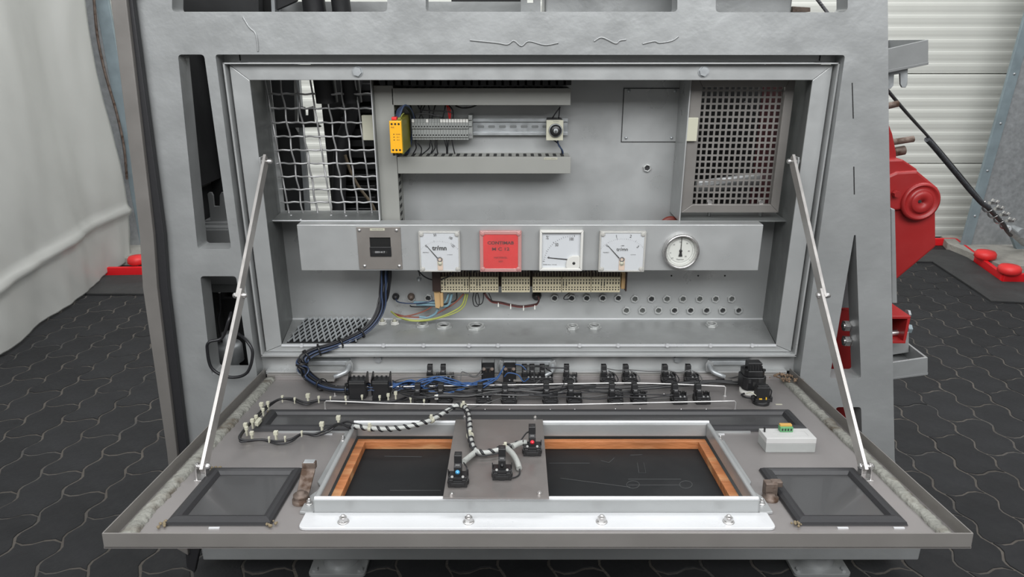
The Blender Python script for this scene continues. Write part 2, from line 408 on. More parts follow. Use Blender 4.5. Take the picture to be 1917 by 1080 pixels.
# leaning galvanised portal posts with their concrete footings
def portal_post(side, label):
    s = side; X = 3.17 if s > 0 else -2.52
    t = thing('portal_post', label, 'post', (X, 3.0, 0))
    m = MB()
    if s > 0:
        m.hexa([(3.02, 3.0, 0), (3.085, 3.0, 0), (3.085, 3.02, 0), (3.02, 3.02, 0)], [(3.17, 3.0, 3), (3.235, 3.0, 3), (3.235, 3.02, 3), (3.17, 3.02, 3)])
        part('flange', m, galv_b, t, .002)
        m = MB(); m.hexa([(3.085, 3.01, 0), (3.6, 3.01, 0), (3.6, 3.02, 0), (3.085, 3.02, 0)], [(3.235, 3.01, 3), (3.7, 3.01, 3), (3.7, 3.02, 3), (3.235, 3.02, 3)])
        part('web', m, galv, t)
        for k in range(5):
            p = Vector((3.055+.05*(.25+.3*k), 3.0, .25+.3*k)); m = MB(); m.lathe(p, (0, -1, 0), [(.008, 0), (.007, .004), (.0, .006)], 8); part('rivet', m, galv, t)
        m = MB(); m.hexa([U(1893, 440, 2.9), U(1917, 455, 2.9), U(1935, 500, 2.9), U(1905, 470, 2.9)], [p+YV*.03 for p in (U(1893, 440, 2.9), U(1917, 455, 2.9), U(1935, 500, 2.9), U(1905, 470, 2.9))])
        part('anchor_plate', m, galv_b, t, .002)
    else:
        a0, a1, b0, b1 = U(180, 0, 3).x, U(210, 0, 3).x, U(240, 330, 3).x, U(275, 330, 3).x
        m = MB(); m.bx(-2.50, -2.42, 3.0, 3.02, 0, 2.4); part('flange', m, galv_b, t, .002)
        m = MB(); m.bx(-2.60, -2.50, 3.0, 3.02, 0, 2.4); part('web', m, galv, t)
        m = MB(); m.tube(crom([Vector((-2.49+.02*math.sin(k*1.3), 2.97, .5+.22*k)) for k in range(9)], 5), .008, 6); part('lacing_cord', m, rusty, t)
    m = MB()
    if s > 0: m.prism([(3.03, 3.25, 0), (2.96, 3.05, 0), (3.0, 2.55, 0), (3.6, 2.5, 0), (3.6, 3.25, 0)], (0, 0, .05))
    else: m.bx(-2.66, -2.25, 2.7, 3.25, 0, .05)
    part('footing', m, concrete, t, .004)
    return t
portal_post(1, 'bluish galvanised portal post on a concrete footing at the right edge')
portal_post(-1, 'pale galvanised portal post showing beyond the edge of the white tarpaulin')
def cap(p, r, label):
    m = MB(); m.lathe(p, (0, 0, 1), [(r*.75, 0), (r, .012), (r*.98, .035), (r*.8, .05), (0, .056)], 20); solo('bolt_cap', m, redcap, label, 'cap', 'red caps on footing anchor bolts')
c1 = G(1843, 484, .05); c2 = G(1888, 512, .05); c3 = G(258, 494, .05)
cap(c1, .062, 'red plastic bolt cap on the right footing, nearer the leaning post'); cap(c2, .062, 'red plastic bolt cap on the right footing, at its front corner')
cap(c3, .055, 'red plastic bolt cap on the floor behind the left edge of the machine')
def strip(pts, name, label, closed=False):
    m = MB()
    for a, b in zip(pts, pts[1:]):
        d = (b-a).normalized(); nrm = Vector((-d.y, d.x, 0))*.012; z = Vector((0, 0, .05))
        m.hexa([a-nrm, b-nrm, b+nrm, a+nrm], [a-nrm+z, b-nrm+z, b+nrm+z, a+nrm+z])
    solo(name, m, redtape, label, 'edging', bevel=.003)
strip([G(1700, 459), G(1786, 459), G(1875, 527), G(1990, 527)], 'edge_guard', 'bright red edging around the concrete footing at right')
strip([G(120, 516), G(330, 513)], 'edge_guard', 'bright red edging on the floor between tarpaulin and machine at left')
m = MB(); q = [G(1640, 490), G(1735, 470), G(1790, 470), G(1875, 530), G(1990, 532), G(1990, 572), G(1855, 566), G(1812, 536), G(1745, 492)]
m.prism([p+Vector((0, 0, .002)) for p in q], (0, 0, .008)); solo('rubber_mat', m, matdark, 'dark rubber mat lying in front of the right footing', 'mat')
m = MB(); q = [G(90, 520), G(340, 516), G(340, 553), G(60, 552)]
m.prism([p+Vector((0, 0, .002)) for p in q], (0, 0, .008)); solo('rubber_mat', m, matdark, 'dark rubber mat lying beside the left red edging', 'mat')

# ================================================================== MACHINE FRAME
YF = -.03
fr = thing('machine', 'large silver-painted steel machine frame standing on jack feet', 'machine frame', (0, 0, 0))
outer = poly([(235, -90), (245, 0), (312, 540), (350, 825), (371, 1030), (1722, 1030), (1700, 960), (1675, 860), (1673, 760), (1667, 400), (1664, 240), (1662, 0), (1661, -90)], YF)
def hole(px, r=.008): return fillet(poly(px, YF), r)
holes = [hole([(322, -70), (725, -70), (725, 22), (322, 22)]), hole([(797, -70), (1268, -70), (1268, 22), (797, 22)]), hole([(1340, -70), (1587, -70), (1587, 18), (1578, 23), (1340, 23)]),
         hole([(403, 102), (1582, 103), (1498, 700), (1498, 790), (482, 790), (481, 700)], .006),
         hole([(333, 102), (382, 102), (433, 466), (370, 466)]), hole([(375, 517), (442, 517), (468, 701), (396, 701)]),
         hole([(1599, 440), (1602, 440), (1612, 708), (1553, 708)], .008), hole([(1565, 762), (1612, 762), (1616, 880), (1565, 880)])]
part('face_plate', plate_mb(outer, holes, YF, .05), silver, fr, .0055, None, 3)
for q in ([(1594.5, 155), (1596.5, 155), (1598.5, 222), (1596.5, 222)], [(1597.5, 312), (1599.5, 312), (1600.5, 364), (1598.5, 364)]):
    m = MB(); m.prism(poly(q, YF-.0004), YV*.002); part('slit', m, blackd, fr)
m = MB(); zb = U(0, 1025, YF-.01).z; zc = U(0, 1048, YF-.01).z
m.bx(U(378, 1035, YF-.01).x, U(1722, 1035, YF-.01).x, YF-.012, .12, zc, zb+.02); part('base_beam', m, silver, fr, .004)
# weld seams on the upper beam
for pts in ([(880, 75), (930, 80), (950, 83), (962, 76), (976, 86), (990, 77), (1020, 84), (1045, 80)], [(1112, 77), (1127, 70), (1152, 81), (1160, 76), (1172, 74)], [(1203, 82), (1225, 77), (1235, 80), (1258, 76), (1270, 68)], [(455, 32), (466, 50), (478, 62), (482, 80), (483, 96)]):
    m = MB(); m.tube(crom([U(x, y, YF-.0006) for x, y in pts], 5), .0020, 6); part('weld_bead', m, silver, fr)
# jack feet
for x, lab in ((635, 0), (1532, 0)):
    c = G(x, 1066); c.y = .04; m = MB(); m.cyl(c+Vector((0, 0, .006)), c+Vector((0, 0, zc-.0)), .05, .05, 28); f = part('jack_foot', m, silver, fr, .002)
    m = MB(); m.prism(fillet([c+Vector((a, b, .0)) for a, b in ((-.075, -.065), (.075, -.065), (.075, .075), (-.075, .075))], .012), (0, 0, .01)); part('foot_plate', m, silver, f, .001)
    for a in (-.06, .06):
        m = MB(); m.nut(c+Vector((a, -.05, .01)), (0, 0, 1), .008, .006); part('bolt', m, silver, f)
# depth of the frame: side plates and inner columns
m = MB()
m.bx(-.815, -.785, YF+.045, .30, .1, 1.0); part('side_plate', m, darkst, fr)
m = MB(); m.bx(.70, .735, YF+.045, .30, .1, 1.0); part('side_plate', m, darkst, fr)
m = MB(); m.hexa([U(1668, 390, .03), U(1676, 392, .03), U(1680, 568, .03), U(1670, 568, .03)], [p+YV*.3 for p in (U(1668, 390, .03), U(1676, 392, .03), U(1680, 568, .03), U(1670, 568, .03))]); part('side_strip', m, silver, fr, .002)

# side cladding panel with black seal at the left
t = thing('side_cladding_panel', 'tall tan steel side panel with black seal along the left frame edge', 'panel', U(330, 1020, -.06))
Lp = [(205, -40), (207, 0), (261, 440), (267, 540), (312, 845), (331, 1028)]; Rp = [(233, -40), (236, 0), (287, 440), (294, 540), (331, 845), (352, 1040)]
pl = [U(x, y, -.06) for x, y in Lp]+[U(x, y, -.06) for x, y in Rp[::-1]]
m = MB(); m.prism(pl, YV*.012); part('panel_edge', m, tan_steel, t, .002)
m = MB(); pl2 = [U(x+6, y, -.06) for x, y in Lp]+[U(x+9, y, -.06) for x, y in Lp[::-1]]; m.prism([p+YV*.01 for p in pl2], YV*.5); part('panel_sheet', m, tan_steel, t)
m = MB(); S2 = [(253, -40), (247, 0), (306, 440), (313, 540), (350, 845), (372, 1030), (363, 1073)]
m.prism([U(x-1, y, -.05) for x, y in Rp[:-1]+[(350, 1062)]]+[U(x+1, y, -.05) for x, y in S2[::-1]], YV*.016); part('rubber_seal', m, blackr, t, .002)
m = MB(); m.prism([U(x-1, y, -.033) for x, y in Rp]+[U(x+4, y, -.033) for x, y in S2[::-1][1:]], YV*.003); part('seal_backing', m, blackd, t)

# machinery inside and behind the frame
t = thing('inner_machine_body', 'dark machinery housing inside the frame behind the cabinet', 'machinery', (0, .6, .1))
m = MB(); m.bx(-.86, -.655, .30, .44, .12, 1.62); part('left_column', m, darkst, t, .004)
m = MB(); m.bx(-.79, -.755, .02, .30, 1.0, 1.62); part('left_web', m, darkst, t, .002)
m = MB(); m.prism(poly([(540, 100), (598, 100), (580, 430), (470, 430), (440, 100)], .62), YV*.0); 
m = MB(); m.prism(poly([(430, 80), (549, 80), (552, 230), (520, 240), (490, 240), (430, 240)], .50), YV*.03); part('dark_plate', m, darkst, t)
m = MB(); m.prism(poly([(430, 238), (552, 238), (558, 248), (580, 440), (430, 440)], .50), YV*.03); part('dark_plate', m, darkst, t)
m = MB(); m.prism(poly([(547, 60), (553, 60), (581, 430), (573, 430)], .48), YV*.02); part('grey_post', m, galv, t)
m = MB(); m.prism(poly([(508, 252), (512, 252), (533, 430), (526, 430)], .47), YV*.01); part('pale_strip', m, galv, t)
m = MB(); m.prism(poly([(560, 202), (562, 199), (570, 201), (571, 216), (577, 216), (577, 201), (585, 199), (588, 228), (600, 236), (600, 238), (500, 240), (500, 232), (560, 228)], .46), YV*.01); part('notched_bracket', m, darkst, t)
m = MB(); m.prism(poly([(588, 60), (725, 60), (735, 440), (627, 440)], .42), YV*.05); part('black_plate', m, blackd, t)
for k in range(12):
    y = 160+k*21; m = MB(); a = U(640, y, .41); b = U(705, y, .41); m.bx(a.x, b.x, .395, .42, a.z-.012, a.z+.006); part('ribbed_fin', m, blackp, t, .002)
m = MB(); m.tube(crom([U(668, 120, .36), U(656, 220, .36), U(638, 280, .36), U(634, 420, .36)], 8), .018, 12); part('black_hose', m, blackr, t)
m = MB(); m.tube(crom([U(646, 290, .33), U(656, 320, .33), U(672, 350, .33), U(700, 390, .33), U(706, 430, .33)], 8), .004, 8); part('brown_cable', m, mat('tan_cable', (.13, .10, .065), 0, .5), t)
m = MB(); m.bx(-.58, .75, 1.02, 1.06, .1, 1.14); part('rear_panel', m, darkst, t)
# behind the perforated guard
m = MB(); m.prism(poly([(1270, 60), (1425, 60), (1441, 200), (1441, 250), (1560, 260), (1560, 440), (1260, 440)], .55), YV*.04); part('black_plate', m, blackd, t)
m = MB(); m.prism(poly([(1452, 235), (1560, 190), (1560, 260), (1452, 290)], .47), YV*.05); part('red_housing', m, mat('dark_red_paint', (.05, .012, .014), 0, .5), t)
m = MB(); a = U(1305, 350, .35); b = U(1450, 332, .35); m.cyl(a, b, .018, .018, 18); part('silver_shaft', m, silver, t)
m = MB(); m.tube(crom([U(1395, 190, .40), U(1425, 230, .40), U(1440, 270, .40), U(1436, 320, .40)], 8), .004, 8); part('grey_cable', m, greyw, t)
m = MB(); m.bx(.66, .72, .2, .4, .3, 1.3); part('right_column', m, mat('dark_red_paint', (.05, .012, .014), 0, .5), t)
# what shows above the beam
m = MB(); m.prism(poly([(322, -60), (482, -60), (486, 80), (322, 80)], .18), YV*.03); part('dark_plate', m, darkst, t)
m = MB(); m.prism(poly([(484, -60), (506, -60), (520, 80), (486, 80)], .22), YV*.03); part('black_plate', m, blackd, t)
m = MB(); m.prism(poly([(505, -60), (512, -60), (516, 60), (510, 60)], .16), YV*.04); part('grey_post', m, galv, t)
m = MB(); m.prism(poly([(515, -50), (560, -50), (553, 2), (515, 19)], .17), YV*.02); part('gusset_plate', m, darkst, t)
m = MB(); m.prism(poly([(515, 15), (560, 3), (760, 3), (760, 60), (515, 60)], .26), YV*.03); part('silver_crossbar', m, silver, t)
for a, b in (((557, -60), (600, -60)), ((612, -60), (648, -60))):
    m = MB(); p, q = U(a[0], a[1], .15), U(b[0], b[1], .15); m.tube([Vector(((p.x+q.x)/2, .15, p.z)), Vector(((p.x+q.x)/2+.012, .16, 1.2))], (q.x-p.x)/2, 14); part('black_hose', m, blackr, t)
m = MB(); m.prism(poly([(797, 3), (975, 3), (975, 60), (797, 60)], .22), YV*.03); part('silver_crossbar', m, silver, t)
m = MB(); m.prism(poly([(845, -60), (975, -60), (975, 3), (845, 3)], .30), YV*.03); part('black_plate', m, blackd, t)
m = MB(); m.prism(poly([(975, -60), (987, -60), (987, 5), (999, 5), (999, -60), (1012, -60), (1012, 60), (975, 60)], .10), YV*.03); part('notched_bracket', m, silver, t)
m = MB(); m.bx(U(1021, 0, .10).x, U(1484, 0, .10).x, .10, .30, 1.335, 1.62); part('silver_tank', m, silver, t, .004)
m = MB(); m.prism(poly([(1484, 12), (1517, 14), (1517, 22), (1484, 22)], .2), YV*.05); part('rusty_ledge', m, rusty, t)

# things seen in the left column openings
t = thing('hook_bracket', 'small silver forked hook bracket in the upper left column slot', 'bracket', U(405, 420, .2))
m = MB(); m.prism(poly([(388, 363), (391, 360), (396, 360), (399, 366), (401, 386), (411, 386), (411, 366), (414, 360), (418, 360), (426, 380), (430, 414), (394, 414), (391, 385)], .20), YV*.006); part('fork', m, silver, t, .001)
m = MB(); m.bx(U(381, 410, .2).x, U(432, 410, .2).x, .18, .28, U(0, 419, .2).z, U(0, 413, .2).z); part('ledge', m, silver, t, .001)
t = thing('junction_box', 'silver rectangular junction box behind the left column rail', 'box', U(410, 540, .16))
m = MB(); m.bx(U(385, 470, .16).x, U(438, 470, .16).x, .16, .27, U(0, 548, .16).z, U(0, 425, .16).z); part('housing', m, silver, t, .003)
m = MB(); m.bx(U(384, 470, .155).x, U(439, 470, .155).x, .155, .16, U(0, 533, .155).z, U(0, 430, .155).z); part('lid', m, silver, t, .002)
t = thing('small_motor', 'grey drum-shaped motor in the lower left column slot', 'motor', U(432, 700, .12))
m = MB(); c = U(434, 690, .14); m.lathe(c, (0, 0, 1), [(.02, 0), (.02, .02), (.034, .024), (.034, .065), (.03, .072), (.018, .074), (.018, .10), (0, .1)], 24); part('drum', m, galv, t)
m = MB(); m.bx(c.x-.045, c.x-.012, .12, .17, c.z-.04, c.z+.03); part('mounting_block', m, silver, t, .002)
m = MB(); m.bx(c.x-.08, c.x+.06, .06, .24, c.z-.05, c.z-.04); part('ledge', m, silver, t)
m = MB(); m.prism(poly([(395, 560), (470, 560), (480, 720), (400, 720)], .26), YV*.02); part('dark_backing', m, darkst, t)
m = MB(); m.tube(crom([U(433, 585, -.03), U(428, 600, -.05), U(416, 632, -.05), U(392, 640, -.06), U(388, 655, -.06), U(397, 690, -.06), U(430, 706, -.06), U(462, 698, -.06), U(473, 662, -.06), U(462, 638, -.05), U(442, 622, -.02)], 8), .0035, 8)
solo('loose_cable', m, blackw, 'black cable coiled in a loop at the lower left column slot', 'cable')
m = MB(); m.tube(crom([U(411, 548, .1), U(412, 580, .12), U(409, 600, .12), U(415, 640, .12)], 8), .003, 6); solo('sensor_lead', m, blackw, 'thin black lead hanging below the silver junction box', 'cable')

# right-hand brackets
def arm(quad, back, label, hook=False, h_open=True):
    """open-topped box bracket: front plate, rear plate, end plate"""
    a, b, c, d = quad; t = thing('support_arm', label, 'bracket', d)
    m = MB(); m.prism([a, b, c, d], YV*.006); part('front_plate', m, silver, t, .001)
    m = MB(); m.prism([p+YV*back for p in (a, b, c, d)], YV*.006); part('rear_plate', m, silver, t, .001)
    m = MB(); e = Vector((.006, 0, 0)); m.hexa([b-e, b, c, c-e], [p+YV*back for p in (b-e, b, c, c-e)]); part('end_plate', m, silver, t, .001)
    m = MB(); e = Vector((0, 0, .006)); m.hexa([d, c, c+e, d+e], [p+YV*back for p in (d, c, c+e, d+e)]); part('bottom_plate', m, silver, t, .001)
    return t
u = arm([U(1655, 93, .02), U(1738, 74, .10), U(1738, 121, .10), U(1655, 138, .02)], .16, 'upper silver box bracket projecting from the right frame post')
m = MB(); m.prism(poly([(1660, 132), (1700, 126), (1699, 158), (1696, 164), (1689, 164), (1686, 158), (1685, 138), (1674, 140), (1673, 160), (1668, 166), (1660, 167)], .09), YV*.006); part('hook_plate', m, galv, u, .001)
u = arm([U(1660, 680, 0), U(1737, 669, .03), U(1737, 702, .03), U(1660, 712, 0)], .12, 'lower silver box bracket projecting from the right frame post')
m = MB(); m.prism(poly([(1660, 617), (1702, 622), (1702, 660), (1660, 666)], .10), YV*.05); part('mounting_block', m, silver, u, .002)

# red gearbox
t = thing('red_gearbox', 'red-painted gearbox housing with round boss beyond the right frame post', 'gearbox', U(1700, 520, .3))
m = MB(); m.prism(poly([(1650, 352), (1690, 352), (1752, 372), (1753, 462), (1676, 526), (1650, 540)], .30), YV*.25); part('housing', m, redpaint, t, .006)
m = MB(); ctr = U(1722, 377, .29)
arc = [ctr+Vector((.042*math.cos(a), 0, .042*math.sin(a))) for a in [PI*k/12 for k in range(13)]]
q = poly([(1650, 398), (1650, 335), (1680, 322), (1718, 320), (1757, 352), (1758, 366), (1750, 372), (1748, 384)], .285); m.prism(q, YV*.24); part('bearing_cap', m, redpaint, t, .006)
m = MB(); m.prism(poly([(1650, 318), (1650, 300), (1691, 299), (1718, 317), (1718, 326), (1680, 330), (1650, 336)], .30), YV*.18); part('top_block', m, redpaint, t, .004)
m = MB(); m.prism(poly([(1650, 225), (1665, 232), (1672, 250), (1679, 285), (1680, 310), (1650, 320)], .34), YV*.2); part('upper_housing', m, redpaint, t, .006)
m = MB(); m.lathe(U(1722, 377, .285), (0, -1, 0), [(.050, 0), (.050, .006), (.045, .010), (.043, .010), (.041, .005), (.030, .005), (.028, .012), (.026, .014), (.005, .014), (.005, .004), (0, .004)], 36); part('boss', m, redpaint, t)
m = MB(); m.cyl(U(1722, 377, .2705), U(1722, 377, .2690), .004, .004, 12); part('bore', m, blackd, t)
m = MB(); m.nut(U(1676, 362, .28), (0, -1, 0), .009, .012); part('bolt', m, redpaint, t)
for (x, y, x2, y2, r) in ((1655, 200, 1681, 194, .0085), (1660, 268, 1710, 260, .0085), (1660, 287, 1693, 281, .0125)):
    m = MB(); m.cyl(U(x, y, .42), U(x2, y2, .42), r, r, 14); part('threaded_rod', m, rusty, t, .001)
t = thing('red_square_tube', 'short red square tube end bolted beside the right frame post', 'tube', U(1680, 640, .05))
m = MB(); a, b = U(1660, 592, .05), U(1695, 643, .05); th = .007
m.bx(a.x, b.x, .05, .25, a.z-th, a.z); m.bx(a.x, b.x, .05, .25, b.z, b.z+th); m.bx(b.x-th, b.x, .05, .25, b.z+th, a.z-th); part('tube_wall', m, redpaint, t, .001)
m = MB(); m.bx(a.x, b.x-th, .15, .16, b.z+th, a.z-th); part('dark_interior', m, blackd, t)
m = MB(); m.cyl(U(1663, 624, .08), U(1686, 622, .08), .007, .007, 12); part('bolt', m, steelb, t)
m = MB(); m.nut(U(1697, 615, .12), (1, 0, 0), .012, .01); part('nut', m, galv_b, t)
m = MB(); m.nut(U(1697, 588, .12), (1, 0, 0), .012, .006); part('nut', m, galv, t)
# bolts inside the triangular opening
for y, lab in ((610, 'upper'), (638, 'lower')):
    t = thing('hex_bolt', lab+' shiny hex bolt with nuts in the triangular opening of the right post', 'bolt', U(1600, y, .01), group='hex bolts in the right post opening')
    p = U(1606, y, .02); m = MB(); m.cyl(p, p+Vector((-.036, 0, 0)), .007, .007, 14); part('shank', m, steelb, t)
    m = MB(); m.nut(p+Vector((-.022, 0, 0)), (-1, 0, 0), .0135, .012); part('nut', m, steelb, t, .001)
    m = MB(); m.nut(p+Vector((-.009, 0, 0)), (-1, 0, 0), .0135, .010); part('nut', m, steelb, t, .001)
    m = MB(); m.cyl(p+Vector((-.0, 0, 0)), p+Vector((-.004, 0, 0)), .016, .016, 20); part('washer', m, steelb, t)
    m = MB(); m.cyl(p+Vector((-.005, 0, 0)), p+Vector((-.008, 0, 0)), .013, .013, 20); part('washer', m, steelb, t)
m = MB(); m.prism(poly([(1540, 580), (1600, 580), (1600, 900), (1540, 900)], .12), YV*.03); solo('red_inner_plate', m, redpaint, 'dark red plate seen through the openings of the right post', 'plate')
m = MB(); m.prism(poly([(1550, 430), (1600, 430), (1592, 576), (1560, 576)], .10), YV*.03); solo('grey_inner_plate', m, galv, 'grey plate edge seen at the top of the triangular post opening', 'plate')

# steel rope to the post
t = thing('tension_cable', 'steel rope with clamps stretched from the machine to the right post', 'cable', U(1880, 410, 2.6))
def TW(x, y):                     # along the rope: depth grows linearly
    k = max(0, (x-1665)/(1890-1665)); Y = .6+k*2.0
    return U(x, y, Y)
m = MB(); m.tube(crom([TW(1520, -14), TW(1665, 173), TW(1745, 264), TW(1790, 317), TW(1840, 378)], 10), [.0045+.00004*i for i in range(41)], 8); part('rope', m, steelrope, t)
m = MB(); m.tube(crom([TW(1735, 261), TW(1750, 277), TW(1790, 325), TW(1815, 355), TW(1838, 380), TW(1850, 388)], 8), [.0095+.0001*i for i in range(41)], 10); part('rope_sleeve', m, sleeve, t)
m = MB(); m.tube(crom([TW(1845, 384), TW(1862, 402), TW(1877, 418), TW(1884, 430), TW(1892, 440)], 8), .012, 8); part('doubled_rope', m, steelrope, t)
for x, y in ((1851, 385), (1861, 396), (1872, 407), (1883, 418)):
    p = TW(x, y); m = MB()
    m.tube([p+Vector((.034*math.cos(a)-.0, 0, .034*math.sin(a))) for a in [PI*.25+PI*1.0*k/8+PI*.5 for k in range(9)]], .005, 6)
    m.box(p+Vector((.012, -.01, .018)), (.036, .022, .014), None); m.nut(p+Vector((.0, -.02, .028)), (0.5, 0, 1), .009, .014); m.nut(p+Vector((.028, -.02, .020)), (.5, 0, 1), .009, .014)
    part('rope_clamp', m, steelb, t)
m = MB(); m.tube(crom([TW(1886, 428), TW(1896, 436), TW(1908, 446), TW(1918, 455)], 8), .022, 10); m.cyl(TW(1906, 434)-YV*.04, TW(1906, 434)+YV*.06, .03, .03, 16); part('shackle', m, galv, t)

# ================================================================== CABINET
YB = .165
cb = thing('control_cabinet', 'open silver control cabinet set into the machine frame', 'cabinet', (0, 0, .63))
ou = [U(*p, 0) for p in ((422, 117), (1567, 118), (1483, 665), (495, 662))]
OX0, OX1, OZ1, OZ0 = -.5878, .6663, ou[0].z, ou[3].z
IX0, IX1, IZ1, IZ0 = -.5437, .6228, 1.2576, .658
def bar(x0, x1, z0, z1, y0, y1, name, mm, parent, bev=.002, label=None):
    m = MB(); m.bx(x0, x1, y0, y1, z0, z1); return part(name, m, mm, parent, bev, label)
# front lip: four mitred bands
th = .004
lip_m = mat('silver_paint_lip', (.40, .41, .408), .35, .38, .16, 12, .07, 7)
def band(pts, name): m = MB(); m.prism([Vector((x, 0, z)) for x, z in pts], YV*th); return part(name, m, lip_m, cb, .001)
e = .006
band([(OX0+e, OZ1-.004), (OX1-e, OZ1-.004), (IX1, IZ1), (IX0, IZ1)], 'top_band'); band([(OX0+e, OZ0+e), (OX0+e, OZ1-.005), (IX0, IZ1-.0005), (IX0, IZ0)], 'side_band')
band([(OX1-e, OZ0+e), (OX1-e, OZ1-.005), (IX1, IZ1-.0005), (IX1, IZ0)], 'side_band'); band([(OX0+e, OZ0+e-.001), (OX1-e, OZ0+e-.001), (IX1, IZ0-.001), (IX0, IZ0-.001)], 'bottom_band')
# raised rain rim round the bands
for nm, a in (('rim', (OX0-.002, OX1+.002, OZ1-.003, OZ1)), ('rim', (OX0-.002, OX0+.002, OZ0, OZ1)), ('rim', (OX1-.002, OX1+.002, OZ0, OZ1)), ('rim', (OX0-.002, OX1+.002, OZ0-.002, OZ0+.004))):
    bar(*a, -.014, .02, nm, silver_in, cb, .0008)
# dark gap plates and visible outer gutter
bar(OX0-.03, OX1+.03, OZ1, OZ1+.05, .012, .03, 'outer_gutter', silver_in, cb, .001)
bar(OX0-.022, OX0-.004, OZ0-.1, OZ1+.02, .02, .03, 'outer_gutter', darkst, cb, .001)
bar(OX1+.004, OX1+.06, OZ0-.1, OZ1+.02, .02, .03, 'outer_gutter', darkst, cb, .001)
m = MB(); m.tube([Vector((OX0-.008, .012, OZ0)), Vector((OX0-.008, .012, OZ1))], .004, 8); part('gutter_bead', m, silver_in, cb)
m = MB(); m.tube([Vector((OX1+.008, .012, OZ0)), Vector((OX1+.008, .012, OZ1))], .004, 8); part('gutter_bead', m, silver_in, cb)
# box: back panel with two window openings, floor, ceiling, sides
BX0, BX1 = -.5663, .6468
sh = U(0, 413, .066).z           # shelf level
back = plate_mb([(BX0-.01, IZ0-.01), (BX1+.01, IZ0-.01), (BX1+.01, 1.32), (BX0-.01, 1.32)], [[(-.556, sh), (-.312, sh), (-.312, 1.30), (-.556, 1.30)], [(.392, sh), (.637, sh), (.637, 1.30), (.392, 1.30)]], YB, .004)
back.v = [v for v in back.v]; part('back_panel', back, silver_in, cb)
m = MB(); m.hexa([(IX0, 0, IZ0), (IX1, 0, IZ0), (BX1, YB, IZ0), (BX0, YB, IZ0)], [(IX0, 0, IZ0-.003), (IX1, 0, IZ0-.003), (BX1, YB, IZ0-.003), (BX0, YB, IZ0-.003)]); part('floor_plate', m, mat('silver_paint_floor', (.32, .328, .325), .35, .36, .12, 12, .1, 9, dirt=(.27, .275, .27), dscale=12, dth=.6), cb)
m = MB(); m.hexa([(IX0, .004, 1.29), (IX1, .004, 1.29), (BX1, YB, 1.29), (BX0, YB, 1.29)], [(IX0, .004, 1.293), (IX1, .004, 1.293), (BX1, YB, 1.293), (BX0, YB, 1.293)]); part('ceiling_plate', m, silver_in, cb)
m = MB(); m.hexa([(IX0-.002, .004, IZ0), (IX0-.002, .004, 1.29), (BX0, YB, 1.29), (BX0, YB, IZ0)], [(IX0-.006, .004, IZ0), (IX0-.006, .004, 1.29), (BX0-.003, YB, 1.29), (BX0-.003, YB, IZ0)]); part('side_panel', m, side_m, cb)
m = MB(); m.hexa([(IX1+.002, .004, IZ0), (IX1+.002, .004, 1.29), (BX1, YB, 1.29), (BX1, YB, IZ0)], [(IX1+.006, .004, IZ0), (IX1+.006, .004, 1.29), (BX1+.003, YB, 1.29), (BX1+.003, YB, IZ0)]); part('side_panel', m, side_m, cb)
bar(IX0, IX1, IZ0-.003, IZ0+.002, -.003, .004, 'floor_lip', silver_hi, cb, .001)
bar(BX0, BX1, IZ0-.001, IZ0+.003, YB-.004, YB, 'weld_seam', silver_hi, cb, .001)
# recessed strip with the hinge side below the lip
bar(OX0-.02, OX1+.02, .585, OZ0-.002, .012, .03, 'lower_strip', silver_in, cb, .001)
bar(OX0, OX1-.01, .584, .592, -.004, .03, 'hinge_ledge', silver_in, cb, .001)
for x, y, yy in ((669, 134, 0), (1317, 134, 0), (708, 671, .012), (1268, 671, .012)):
    m = MB(); p = U(x, y, yy); m.nut(p, (0, -1, 0), .0098, .006); m.cyl(p, p-YV*.0015, .0115, .0115, 16); part('hex_bolt', m, steelb if yy == 0 and 0 else galv, cb, .0008)
for x in (565, 718, 793, 878, 932, 1085, 1157, 1249, 1330, 1408):
    m = MB(); p = U(x, 646, -.002); m.nut(p, (0, -1, 0), .005, .004); part('small_screw', m, silver_hi, cb)
# cover plate and nut on the back panel
Yp = YB-.003
m = MB(); m.prism(poly([(1168, 166), (1274, 166), (1263, 265), (1166, 265)], Yp), YV*.002)
a, b = U(1169, 166, Yp), U(1264, 265, Yp); m = MB(); m.bx(a.x, b.x+.004, Yp, Yp+.002, b.z, a.z); cv = part('cover_plate', m, silver_in, cb, .0005)
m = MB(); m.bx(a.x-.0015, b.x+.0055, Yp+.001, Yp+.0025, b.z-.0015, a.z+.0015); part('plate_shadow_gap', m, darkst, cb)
for x, y in ((1177, 170), (1264, 170), (1172, 258), (1257, 258)):
    m = MB(); p = U(x, y, Yp); m.lathe(p, (0, -1, 0), [(.004, 0), (.0035, .002), (0, .0025)], 10); part('screw', m, galv, cv)
nutm = mat('nut_silver', (.52, .53, .52), .5, .32)
def nuthole(x, y, r=.0105, dark=True, Y=YB):
    p = U(x, y, Y); m = MB(); m.nut(p-YV*.006, (0, 1, 0), r, .006, hole=r*.66); q = part('hex_nut', m, nutm, cb, .0005)
    m = MB(); m.cyl(p-YV*.0015, p-YV*.001, r*.63, r*.63, 14); part('bore', m, darkst if dark else mat('bore_grey', (.10, .105, .10), .2, .5), q)
nuthole(1211, 314, .0100)
for k, x in enumerate((770, 802, 1038, 1070, 1098, 1128, 1157)): nuthole(x, 557)
for k, x in enumerate((1188, 1219, 1248, 1278, 1309, 1339, 1369)): nuthole(x, 558.5, .0108, k == 1)
for k in range(8): nuthole(1172+30.0*k, 580, .0108, k > 2)
for x, y in ((1257, 516), (1307, 516), (1357, 516), (1233, 604)):
    p = U(x, y, YB); m = MB(); m.cyl(p, p-YV*.001, .0022, .0022, 8); part('drill_hole', m, blackd, cb)
